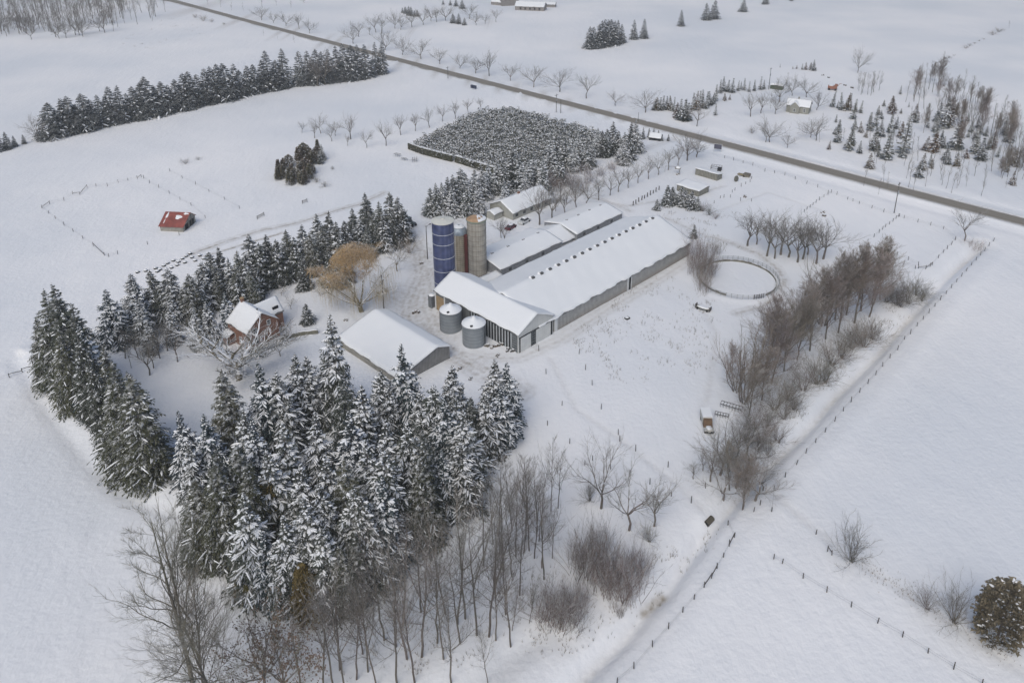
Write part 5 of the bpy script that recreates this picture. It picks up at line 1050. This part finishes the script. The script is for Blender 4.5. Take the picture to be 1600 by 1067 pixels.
for a in ((1088,405,352),(1095,420,362),(1100,438,375),(1118,398,370),(1106,430,385),(1085,428,385),(1098,455,410)): put('th',a[0],a[1],a[2],grp='brush between the long barn and the ring',wf=.8)
o=put('md',1084,372,350); tag(o,'small dark conifer at the far corner of the long barn','conifer')
for a in ((1168,384,322),(1182,382,335),(1198,400,330),(1220,398,332),(1246,410,340),(1254,405,338),(1275,412,345),(1286,405,342),(1210,404,345),(1262,398,350),(1232,402,338)): put('ma',a[0],a[1],a[2]-6,grp='bare trees behind the ring',wf=1.35)
# juniper clump
JP=[Vector(p) for p in ((428,272),(446,252),(478,238),(498,240),(500,258),(486,278),(476,304),(458,300),(440,290))]
k=0
while k<38:
    x,y=rnd.uniform(428,502),rnd.uniform(236,306)
    if inpoly(x,y,JP): put('ce',x,y+3,None,h=rnd.uniform(3.5,7.5),grp='junipers in the round clump left of the cedar plot',wf=1.1); k+=1
for a in ((505,250,225),(500,256,235)): put('md',a[0],a[1],a[2],grp='junipers in the round clump left of the cedar plot')
for a in ((495,285,272),(508,292,280),(520,265,258),(487,279,268),(310,250,243),(290,256,246)): put('sh',a[0],a[1],a[2],grp='low brush by the juniper clump',wf=1.6)
# orchard row
for a in ((288,830,750),(367,865,740),(405,835,700),(473,885,770),(497,850,740),(592,872,700),(573,912,830),(692,925,800),(813,912,740),(905,845,700),(997,820,685),(1085,800,660),(1168,760,640),(1247,745,615),(1326,715,600),(1407,695,595)): put('ma',400+a[0]/4,a[1]/4,a[2]/4,grp='row of small bare trees left of the cedar plot',wf=1.1)
# driveway trees
DW=[(850+x/8,180+y/8,180+t/8) for x,y,t in ((682,1060,700),(825,1005,690),(930,960,600),(1053,910,600),(1175,850,570),(1303,800,480),(1427,745,440),(1552,690,370))]+[(1020+x/10,210+y/10,210+t/10) for x,y,t in ((395,495,100),(535,415,60),(680,360,80))]+[(843,351,285),(863,345,285),(882,337,292),(900,329,280),(916,322,280),(868,330,300),(855,320,288),(876,316,282),(893,305,275),(885,318,290)]
for a in DW: put('ma',a[0],a[1],a[2],grp='bare trees lining the driveway',wf=1.2)
for a in ((905,300,268),(890,292,262),(868,296,270),(920,285,262),(938,275,255),(955,265,248),(970,258,245),(880,285,258),(860,285,262),(912,272,250)): put('th',a[0],a[1],a[2],grp='reddish brush behind the driveway trees',wf=1.4)
# spruces behind the workshop
for tx,ty,h in ((672,292,10),(681,285,12),(690,283,12),(698,276,13),(708,272,13),(718,262,14),(728,270,12),(740,262,13),(752,262,12),(762,250,13),(776,250,13),(788,255,12),(800,232,15),(812,242,13),(826,248,12),(835,238,13),(848,245,12),(860,212,15),(872,205,15),(884,215,13),(897,222,12),(905,208,13),(916,222,11),(933,200,12),(941,203,11),(948,201,12),(957,189,14),(967,204,10),(975,206,10),(986,190,13),(994,187,14),(745,285,12),(790,280,11),(820,268,11),(850,262,11),(875,240,12),(705,290,11),(730,290,11),(925,222,10),(975,215,11),(985,205,12)): puttop('sn' if rnd.random()<.5 else 'md',tx,ty,h,'spruces between the workshop and the cedar plot',1.15)
for a in ((1005,217,199),(1014,215,200),(1021,216,200),(1028,218,203),(1034,220,210),(1044,220,209)): put('fa',a[0],a[1],a[2],grp='small conifers at the driveway mouth')
for a in ((1042,321,289),(1050,318,292),(1063,320,291),(1070,322,296),(1080,326,298),(1026,328,311),(1090,328,308)): put('md',a[0],a[1],a[2],grp='small conifers at the far end of the long barn',wf=1.5)
for a in ((1098,330,312),(1108,336,320),(1118,342,330)): put('sh',a[0],a[1],a[2],grp='shrubs at the far end of the long barn',wf=1.4)
# windbreak top left
for k in range(34): 
    x=82+k*11.; yb=214+(x-82)*(136.5-214)/(440-82); put('fa',x,yb,yb-rnd.uniform(40,62),grp='dark windbreak spruces, long left run',wf=1.45)
for k in range(10): x=472+k*11.2; yb=133-(x-472)*.115; put('fa',x,yb,yb-rnd.uniform(46,58),grp='dark windbreak spruces, block near the road',wf=1.35)
for a in ((588,116,66),(598,115,64)): put('fa',a[0],a[1],a[2],grp='pair of dark spruces right of the windbreak',wf=1.1)
for a in ((0,236,200),(12,233,206),(24,229,212),(38,225,210)): put('fa',a[0],a[1],a[2],grp='windbreak spruces at the left edge',wf=1.3)
o=put('ro',60,219,168); tag(o,'single bare tree in the gap of the left windbreak','tree')
o=put('ro',508,133,68,wf=.9); tag(o,'tall bare tree between the two windbreak runs','tree'); o=put('ro',497,135,75,wf=.8); tag(o,'second bare tree just left in the windbreak gap','tree')
# road side trees
RS=[(400+x/4,y/4,t/4) for x,y,t in ((35,130,20),(110,150,55),(190,170,55),(270,190,65),(335,210,100),(608,275,120),(643,232,115),(710,220,150),(748,205,75),(785,215,85),(808,320,150),(917,350,195),(1030,375,215),(1148,405,275),(1275,435,305),(1373,462,330),(1458,482,300),(1590,505,370),(870,180,40),(905,188,80),(975,172,60),(1045,158,20),(1095,135,20),(1130,140,30),(1185,130,5),(1335,120,0),(1375,158,50),(1432,150,70),(1500,140,45))]+[(800+x/4,y/4,t/4) for x,y,t in ((135,545,370),(298,575,395),(465,615,440),(645,660,550),(833,705,530))]
for a in RS: put('ro' if rnd.random()<.6 else 'ma',a[0],a[1],a[2],grp='bare trees along the far side of the road',wf=1.15)
for a in ((240/4+400,268/4,205/4),(48/4+400,225/4,180/4),(135/4+400,250/4,222/4)): put('sa',a[0],a[1],a[2],grp='saplings on the near side of the road',wf=1.3)
for a in ((305,28,20),(318,33,21),(331,35,28),(350,39,34)): put('sh',a[0],a[1],a[2],grp='brush where the road leaves the frame',wf=1.5)
for a in ((325,8,-8),(345,12,-5),(362,17,2),(380,18,4),(410,13,-10),(432,9,-5),(455,12,-4),(475,5,-8),(630,-4,-22)): put('sa' if a[0]<460 else 'ro',a[0],a[1],a[2],grp='small trees beyond the road at the top edge',wf=1.4)
for a in ((305/4+1045-400+0,0,0),): pass
# field spruces far right
for x,y,t in ((487,305,165),(505,302,168),(540,298,150),(556,292,128),(580,290,120),(598,285,122),(620,280,122),(640,275,130),(656,270,125),(688,268,150)): put('fa',800+x/4,y/4,t/4,grp='cluster of dark spruces beyond the road',wf=1.3)
for x,y,t in ((763,247,122),(822,240,118)): put('fa',800+x/4,y/4,t/4,grp='pair of dark spruces right of the cluster',wf=1.2)
for i,(x,y,t) in enumerate(((1058,165,62),)): o=put('fa',800+x/4,y/4,t/4,wf=1.3); tag(o,'lone dark spruce right of the spruce pair beyond the road','spruce')
for x,y,t in ((1213,127,20),(1262,120,0)): put('fa',800+x/4,y/4,t/4,grp='second pair of dark spruces near top edge',wf=1.2)
o=put('fa',1161,19,-1,wf=1.3); tag(o,'dark spruce near the top edge, right of the second pair','spruce'); o=put('fa',1196,7,-9,wf=1.3); tag(o,'dark spruce cut by the top edge, farther right','spruce'); o=put('fa',1236,2,-10,wf=1.5); tag(o,'rightmost dark evergreen at the top edge','spruce')
for x,y,t in ((145,290,175),(212,300,170),(285,318,225)): put('fa',690+x/8,y/8,t/8,grp='three small blue spruces by the far farm',wf=1.4)
for x,y,t in ((915,82,48),(935,85,42),(955,98,38),(968,100,42),(990,105,65),(1010,105,62),(1215,35,0),(1250,40,0),(1290,55,0),(1170,30,0)): put('fa',400+x/4,y/4,t/4,grp='small dark conifers around the far farm',wf=1.4)
o=put('ro',1340,114,64,wf=.85); tag(o,'lone round-headed bare tree in the far right field','tree')
for x,y,t in ((1235,305,280),(1260,290,268),(1290,275,262),(1320,260,248),(1348,248,236),(1405,220,185),(1440,200,165),(1505,178,130),(1090,395,320),(1050,398,378),(1130,365,345),(1160,350,338)): put('sh' if y-t<40 else 'sa',1200+x/4,y/4,t/4,grp='bushes along the far right lane',wf=1.8)
# plantation between road and house
for x,y,t in ((885,690,620),(905,690,610),(925,690,610),(945,690,600),(965,685,600),(990,690,600),(1010,700,610),(1030,735,640),(1050,750,620),(1075,755,620),(1095,755,640),(1090,700,620),(1130,690,580),(1150,690,570),(1170,675,570),(1190,675,560),(1210,680,570),(1235,660,570),(1255,650,580),(1272,635,530),(1300,585,500),(1320,570,480),(1345,575,500),(1372,580,490),(1410,570,505),(1430,560,510),(1450,565,490),(1480,575,510),(1515,570,500),(1550,562,480),(1573,560,500),(1270,722,650),(1330,630,580),(1360,625,590)): put('yo',800+x/4,y/4,t/4,grp='young conifers in rows left of the stone house',wf=1.5)
for x,y,t in ((1490,730,560),(1555,710,560),(1155,790,640),(1095,1005,790),(1152,985,850),(1500,835,770),(1585,890,780)): put('ma' if y-t>100 else 'sh',800+x/4,y/4,t/4,grp='bare trees left of the stone house',wf=1.2)
for x,y,t in ((45,715,560),(70,640,450),(150,600,440),(240,610,460),(110,560,450),(305,690,540),(15,680,570),(10,890,700),(120,925,810),(265,860,710),(300,880,700),(320,890,780),(240,840,730),(335,790,700)): put('ro' if y-t>110 else 'sa',1200+x/4,y/4,t/4,grp='bare trees around the stone house')
for x,y,t in ((285,442,375),(235,437,390),(212,437,398),(178,432,408),(155,432,415),(75,423,400),(267,437,390)): put('yo',1200+x/4,y/4,t/4,grp='tiny conifers behind the stone house',wf=1.6)
YO=((775,688,600),(722,665,625),(690,720,660),(708,745,690),(825,590,535),(630,790,720),(705,855,750),(660,940,780),(760,830,710),(740,1000,810),(845,958,725),(835,860,760),(920,742,650),(1035,948,820),(1090,800,600),(1060,760,640),(1125,790,660),(1170,932,750),(1180,1040,950),(1120,1028,950),(1250,860,800),(1285,960,820),(1330,1000,860),(1360,852,790),(1500,890,780),(960,1062,960),(1020,1052,990),(635,1055,960),(500,942,770),(520,900,800),(435,892,750),(440,820,750),(380,935,880),(575,708,630),(400,670,570),(460,690,580),(490,690,600),(530,745,620),(545,700,640),(610,860,810),(690,940,890),(690,980,930),(580,830,760),(1240,990,930),(1180,720,640),(1250,760,700),(880,670,640),(830,710,680),(940,110+1000,1000))
for x,y,t in YO: put('yo',1200+x/4,y/4,t/4,grp='young conifers in the planted field at right',wf=1.6)
for x,y,t in ((970,832,640),(1320,760,630),(1190,940,720),(650,650+60,0)): 
    if t: put('mu',1200+x/4,y/4,t/4,grp='brown bare trees in the planted field',wf=.8)
# dense hardwood patch top right
rg=random.Random(77); PH=[Vector(p) for p in ((1412,140),(1424,110),(1450,104),(1490,125),(1520,140),(1560,170),(1600,205),(1605,240),(1590,268),(1550,262),(1540,220),(1500,192),(1470,165),(1436,158))]
k=0
while k<125:
    x,y=rg.uniform(1410,1608),rg.uniform(100,300)
    if inpoly(x,y-0,PH): put('mu' if rg.random()<.35 else 'sa',x,y+18,y+18-rg.uniform(26,52),grp='dense bare saplings at the right of the planted field',wf=1.15); k+=1
for k in range(46):
    x=rg.uniform(1340,1608); y=rg.uniform(215,308)+ (x-1340)*.0; 
    if y<200+(1608-x)*.1: continue
    put('sa',x,y,y-rg.uniform(24,46),grp='bare saplings in rows near the road at right',wf=1.1)
for k in range(14):
    x=rg.uniform(1340,1376); put('sa',x,rg.uniform(128,152),rg.uniform(118,126)-10,grp='thin bare trees behind the planted field',wf=1.4)
# far woodland top left: nearest trunks are trees, the rest reads as a mass
for k in range(26):
    x=rg.uniform(165,262); y=rg.uniform(16,54)-(x-165)*.12; put('sa',x,y,y-rg.uniform(28,40),grp='bare trees at the woodland edge',wf=1.3)
for k in range(14):
    x=rg.uniform(0,170); y=rg.uniform(45,62); put('ro',x,y,y-rg.uniform(30,42),grp='front trees of the far woodland',wf=1.)
def massed(name,lab,cat,src,n,poly,hr,kinds,seed):
    rg=random.Random(seed); VV=[];FF=[];MI=[];off=0; mats=[]
    xs=[p[0] for p in poly]; ys=[p[1] for p in poly]; pv=[Vector(p) for p in poly]; cache={}
    while n>0:
        x,y=rg.uniform(min(xs),max(xs)),rg.uniform(min(ys),max(ys))
        if not inpoly(x,y,pv): continue
        n-=1; q=rg.choice(PR[src]); p=P(x,y); h=rg.uniform(*hr); s=h/q['h']; a=rg.uniform(0,6.28); ca,sa=math.cos(a)*s*1.9,math.sin(a)*s*1.9
        for o in q['k']:
            if o.name not in cache:
                me=o.data; v=np.empty(len(me.vertices)*3,np.float32); me.vertices.foreach_get('co',v); cache[o.name]=(v.reshape(-1,3),[tuple(f.vertices) for f in me.polygons],me.materials[0])
            v,f,m=cache[o.name]
            if m not in mats: mats.append(m)
            w_=np.stack([v[:,0]*ca-v[:,1]*sa+p.x,v[:,0]*sa+v[:,1]*ca+p.y,v[:,2]*s+p.z],-1); VV.append(w_); FF+= [tuple(i+off for i in ff) for ff in f]; MI+=[mats.index(m)]*len(f); off+=len(v)
    me=bpy.data.meshes.new(name); me.from_pydata(np.concatenate(VV).tolist(),[],FF); [me.materials.append(m) for m in mats]; me.polygons.foreach_set('material_index',MI); me.update(); o=bpy.data.objects.new(name,me); C.objects.link(o); tag(o,lab,cat,None,'stuff')
massed('far_woodland','dark bare woodland filling the top left corner','woodland','sa',620,[(-60,-25),(215,-22),(200,15),(178,40),(100,50),(40,55),(-40,62)],(11,16),None,4)
# dry weeds poking through the snow
def weeds(name,lab,poly,n,seed,hmin=.4,hmax=1.1):
    rg=random.Random(seed); mb=MB(); xs=[p[0] for p in poly]; ys=[p[1] for p in poly]; pv=[Vector(p) for p in poly]; cl=[]
    while len(cl)<n//7:
        x,y=rg.uniform(min(xs),max(xs)),rg.uniform(min(ys),max(ys))
        if inpoly(x,y,pv): cl.append((x,y))
    for cx,cy in cl:
        b=P(cx,cy)
        for _ in range(rg.randint(3,11)):
            p=b+Vector((rg.gauss(0,.9),rg.gauss(0,.9),-.1)); h=rg.uniform(hmin,hmax)
            for _ in range(3): mb.spike(p,p+Vector((rg.gauss(0,.25)*h,rg.gauss(0,.25)*h,h)),.022)
    tag(mb.build(name,mat('dry_weed',(.20,.17,.13),.95,.2,2)),lab,'weeds',None,'stuff')
weeds('dry_weeds','dry weed stalks poking through snow between the barn and the tree line',[(880,470),(1060,420),(1110,470),(1130,560),(1090,590),(960,600),(900,540)],900,1)
weeds('dry_weeds','dry weed stalks along the creek and ditch at the bottom',[(800,1000),(930,900),(1090,840),(1180,760),(1110,860),(1000,960),(850,1040)],420,2)
weeds('dry_weeds','dry weeds under the bare trees at bottom centre',[(560,940),(760,860),(840,800),(880,900),(790,1010),(640,1060),(480,1060)],700,3,.4,1.3)
weeds('dry_weeds','dry weeds along the foot of the right tree line',[(1150,640),(1390,450),(1420,480),(1350,560),(1230,670),(1180,730)],700,4,.4,1.4)
weeds('dry_weeds','dry weed strip crossing the far fields beyond the road',[(1020,330),(1180,330),(1200,380),(1120,400),(1050,360)],250,5)
weeds('dry_weeds','weed tufts in the far fields by the woodland',[(180,45),(290,25),(330,60),(250,80),(190,70)],200,6)
weeds('dry_weeds','weeds along the lower right field edge',[(1330,880),(1420,940),(1600,1060),(1600,1030),(1440,930),(1360,870)],260,7,.2,.6)
name_groups({
 'spruces along the left boundary':('of the left boundary row',0),
 'spruces in the long shelter row above the house':('of the shelter row above the brick house',0),
 'thin bare trees inside the shelter row':('at the foot of the shelter row',0),
 'spruces of the big front grove':('of the front grove',9),
 'small trees round the brick house':('in the garden of the brick house',0),
 'snowy trees by the yard':('around the silo yard',0),
 'slender bare trees at bottom centre':('of the bottom bare stand',9),
 'bare trees below the open slope':('in the group between slope and ditch thickets',0),
 'shrubs near the lower ditch':('of the small bushes near the lower ditch',0),
 'reddish thicket beside the ditch':('of the reddish clump beside the ditch',0),
 'lower thicket left of the creek':('of the lowest thicket clump',0),
 'rusty-leafed trees at the bottom left':('at the bottom left edge',0),
 'tall brown trees of the right tree line':('of the right tree line',0),
 'shrubs below the right tree line':('under the right tree line',0),
 'shrub clump beside the far ditch':('of the clump right of the tree line',0),
 'tangled bare trees at the lower end of the tree line':('at the tree line lower end near the truck',0),
 'brush between the long barn and the ring':('between long barn and ring',0),
 'bare trees behind the ring':('of those behind the ring',0),
 'junipers in the round clump left of the cedar plot':('of the lone round clump in the left field',0),
 'low brush by the juniper clump':('around the round clump in the left field',0),
 'row of small bare trees left of the cedar plot':('of the row running to the cedar plot',0),
 'bare trees lining the driveway':('of the driveway row',0),
 'reddish brush behind the driveway trees':('of the brush behind the driveway row',0),
 'spruces between the workshop and the cedar plot':('between workshop and cedar plot',0),
 'small conifers at the driveway mouth':('of the small row at the driveway mouth',0),
 'small conifers at the far end of the long barn':('beyond the far end of the long barn',0),
 'shrubs at the far end of the long barn':('beyond the long barn far corner',0),
 'dark windbreak spruces, long left run':('of the long upper-left windbreak',0),
 'dark windbreak spruces, block near the road':('of the windbreak block nearest the road',0),
 'pair of dark spruces right of the windbreak':('of the pair past the windbreak end',0),
 'windbreak spruces at the left edge':('of the windbreak end at the left edge',0),
 'bare trees along the far side of the road':('of those along the far roadside',0),
 'saplings on the near side of the road':('of three on the near verge',0),
 'brush where the road leaves the frame':('beside the road at top left',0),
 'small trees beyond the road at the top edge':('beyond the road at the top edge',0),
 'cluster of dark spruces beyond the road':('of the tight cluster in the far field',0),
 'pair of dark spruces right of the cluster':('of the pair beside the far cluster',0),
 'second pair of dark spruces near top edge':('of the farther pair near top edge',0),
 'three small blue spruces by the far farm':('of three below the far farm',0),
 'small dark conifers around the far farm':('left of the far farm buildings',0),
 'bushes along the far right lane':('of the lane hedge at the far right',0),
 'young conifers in rows left of the stone house':('of the planting left of the stone house',0),
 'bare trees left of the stone house':('of the bare ones left of stone house',0),
 'bare trees around the stone house':('around the stone house',0),
 'tiny conifers behind the stone house':('behind the stone house',0),
 'young conifers in the planted field at right':('of the planted field at right',12),
 'brown bare trees in the planted field':('of the large ones in the planted field',0),
 'dense bare saplings at the right of the planted field':('of the dense hardwood patch',12),
 'bare saplings in rows near the road at right':('of the roadside saplings at right',12),
 'thin bare trees behind the planted field':('of the thin group behind the planted field',0),
 'bare trees at the woodland edge':('at the right edge of the woodland',0),
 'front trees of the far woodland':('along the front of the woodland',0),
})
# ---------------- winter haze ----------------
HAZE=True
if HAZE:
    mb=MB(); mb.box((0,1100,58.5),(3200,2900,125)); hz_o=mb.build('haze',M_snow); m=bpy.data.materials.new('haze_air'); m.use_nodes=True; n=m.node_tree.nodes; l=m.node_tree.links
    n.remove(n['Principled BSDF']); v=n.new('ShaderNodeVolumePrincipled'); v.inputs['Color'].default_value=(.98,.985,1,1); v.inputs['Density'].default_value=.0003; v.inputs['Anisotropy'].default_value=.2
    l.new(v.outputs[0],n['Material Output'].inputs['Volume']); hz_o.data.materials[0]=m; tag(hz_o,'pale winter haze over the fields','haze',None,'stuff')
